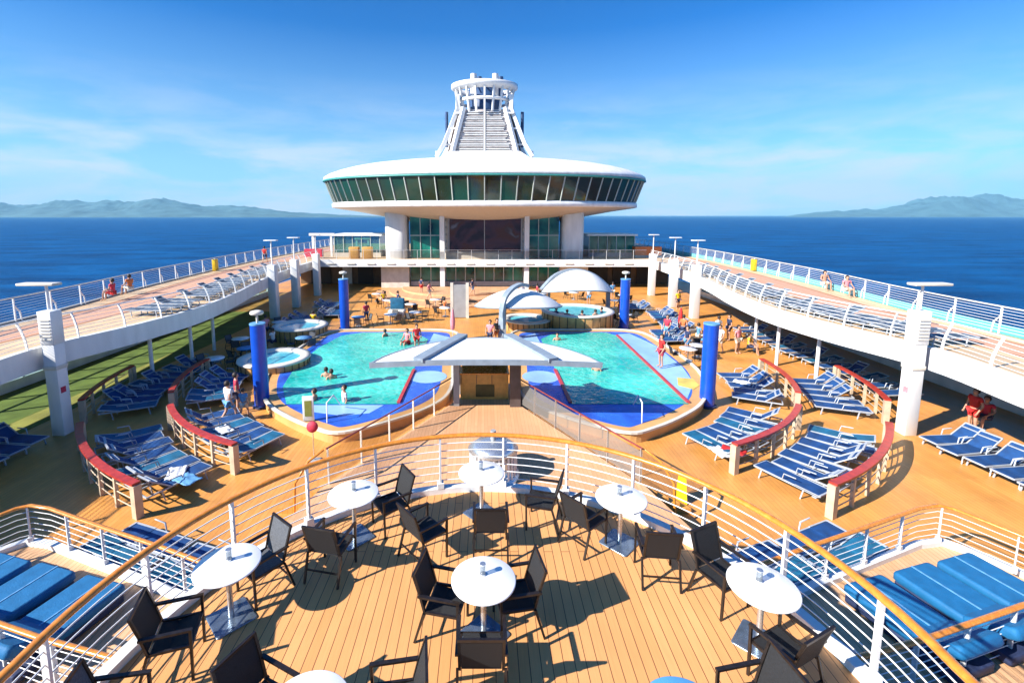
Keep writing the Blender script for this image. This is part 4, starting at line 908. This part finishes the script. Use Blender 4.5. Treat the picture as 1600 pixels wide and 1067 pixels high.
MB().add([(-.16,-.18,0),(.16,-.18,0),(.1,-.02,.8),(-.1,-.02,.8),(-.16,-.15,0),(.16,-.15,0),(.1,0,.8),(-.1,0,.8)],[(0,1,2,3),(7,6,5,4),(0,4,5,1),(1,5,6,2),(3,7,4,0),(2,6,7,3)]).build('front_panel','yellow',o)
MB().add([(-.16,.18,0),(.16,.18,0),(.1,.03,.8),(-.1,.03,.8),(-.16,.15,0),(.16,.15,0),(.1,.005,.8),(-.1,.005,.8)],[(3,2,1,0),(4,5,6,7),(1,5,4,0),(2,6,5,1),(0,4,7,3),(3,7,6,2)]).build('back_panel','yellow',o)
for sg,nm in((1,'right'),(-1,'left')):
    tag(MB().obox((sg*24.0,42.0,.55),(.3,.5,1.0),bev=.03).build('life_ring_box','yellow'),'tall yellow safety box on the %s sea side railing'%nm,'safety box','yellow safety boxes')
def towel(x,y,z,rz,m_,label):
    vs=[];fs=[];n=10
    for i in range(n+1):
        for j in range(n+1):
            u=i/n-.5;v=j/n-.5; vs.append((u*.5,v*.75,.03+.05*noise.noise(Vector((u*5+x,v*5+y,0)))+.05*math.exp(-((u*4)**2+(v*3)**2))))
    for i in range(n):
        for j in range(n): q=i*(n+1)+j; fs.append((q,q+n+1,q+n+2,q+1))
    tb=MB().add(vs,fs,True).build('towel',m_,None,(x,y,z)); tb.rotation_euler=(0,0,rz); md=tb.modifiers.new('t','SOLIDIFY'); md.thickness=.012; tag(tb,label,'towel','towels on loungers')
towel(-9.45,13.65,ZP+.36,.4,'towel','crumpled white towel on a lounger in the outer near left row')
towel(-8.9,13.3,ZP+.36,1.1,'lblue','light blue towel beside the white one in the outer near left row')
towel(7.9,14.95,ZP+.36,.2,'towel','white towel on the nearest lounger of the inner right row')
towel(8.35,15.0,ZP+.38,.9,'red','red towel beside the white towel in the inner right row')
towel(-9.6,16.6,ZP+.36,.9,'towel','white towel on a lounger in the inner near left row')
towel(12.2,21.6,ZP+.36,.9,'towel','white towel on the far inner right row of loungers')
for k,(x,y) in enumerate([(13.1,31.0),(-2.1,30.6)]):
    o=empty('folded_parasol',(x,y,ZP),0,['red and white folded parasol beyond the right pool','red and white folded parasol between the pools'][k],'parasol','folded parasols')
    MB().cyl(0,0,0,2.2,.03,seg=8).build('pole','alu',o); MB().lathe([(.02,.7),(.14,.8),(.17,1.3),(.10,1.9),(.02,2.15)],seg=12).build('canvas','red' if k==0 else 'pink',o); MB().cyl(0,0,0,.08,.25,seg=16).build('base','grey',o)
# small blue sign board near left back
o=empty('round_backed_chair',(-7.0,37.2,ZP),0,'teal cabana style seat with pale frame beyond the left pool','cabana seat')
MB().obox((0,0,.5),(1.3,.9,.5),bev=.1).build('seat','rimwhite',o); MB().obox((0,.3,1.1),(1.15,.25,1.1),bev=.1).build('back','slingteal',o)
# ---------------------------------------------------------------- haze
def haze():
    m=bpy.data.materials.new('haze_air'); m.use_nodes=True; n=m.node_tree.nodes; l=m.node_tree.links; n.clear()
    o=n.new('ShaderNodeOutputMaterial'); v=n.new('ShaderNodeVolumePrincipled'); v.inputs['Color'].default_value=(.30,.70,1,1); v.inputs['Density'].default_value=HAZE; v.inputs['Anisotropy'].default_value=0
    l.new(v.outputs[0],o.inputs['Volume'])
    b_=MB().box(-26000,26000,-3000,21500,-40,1500).build('haze',m); tag(b_,kind='stuff')
HAZE=.000035
haze()
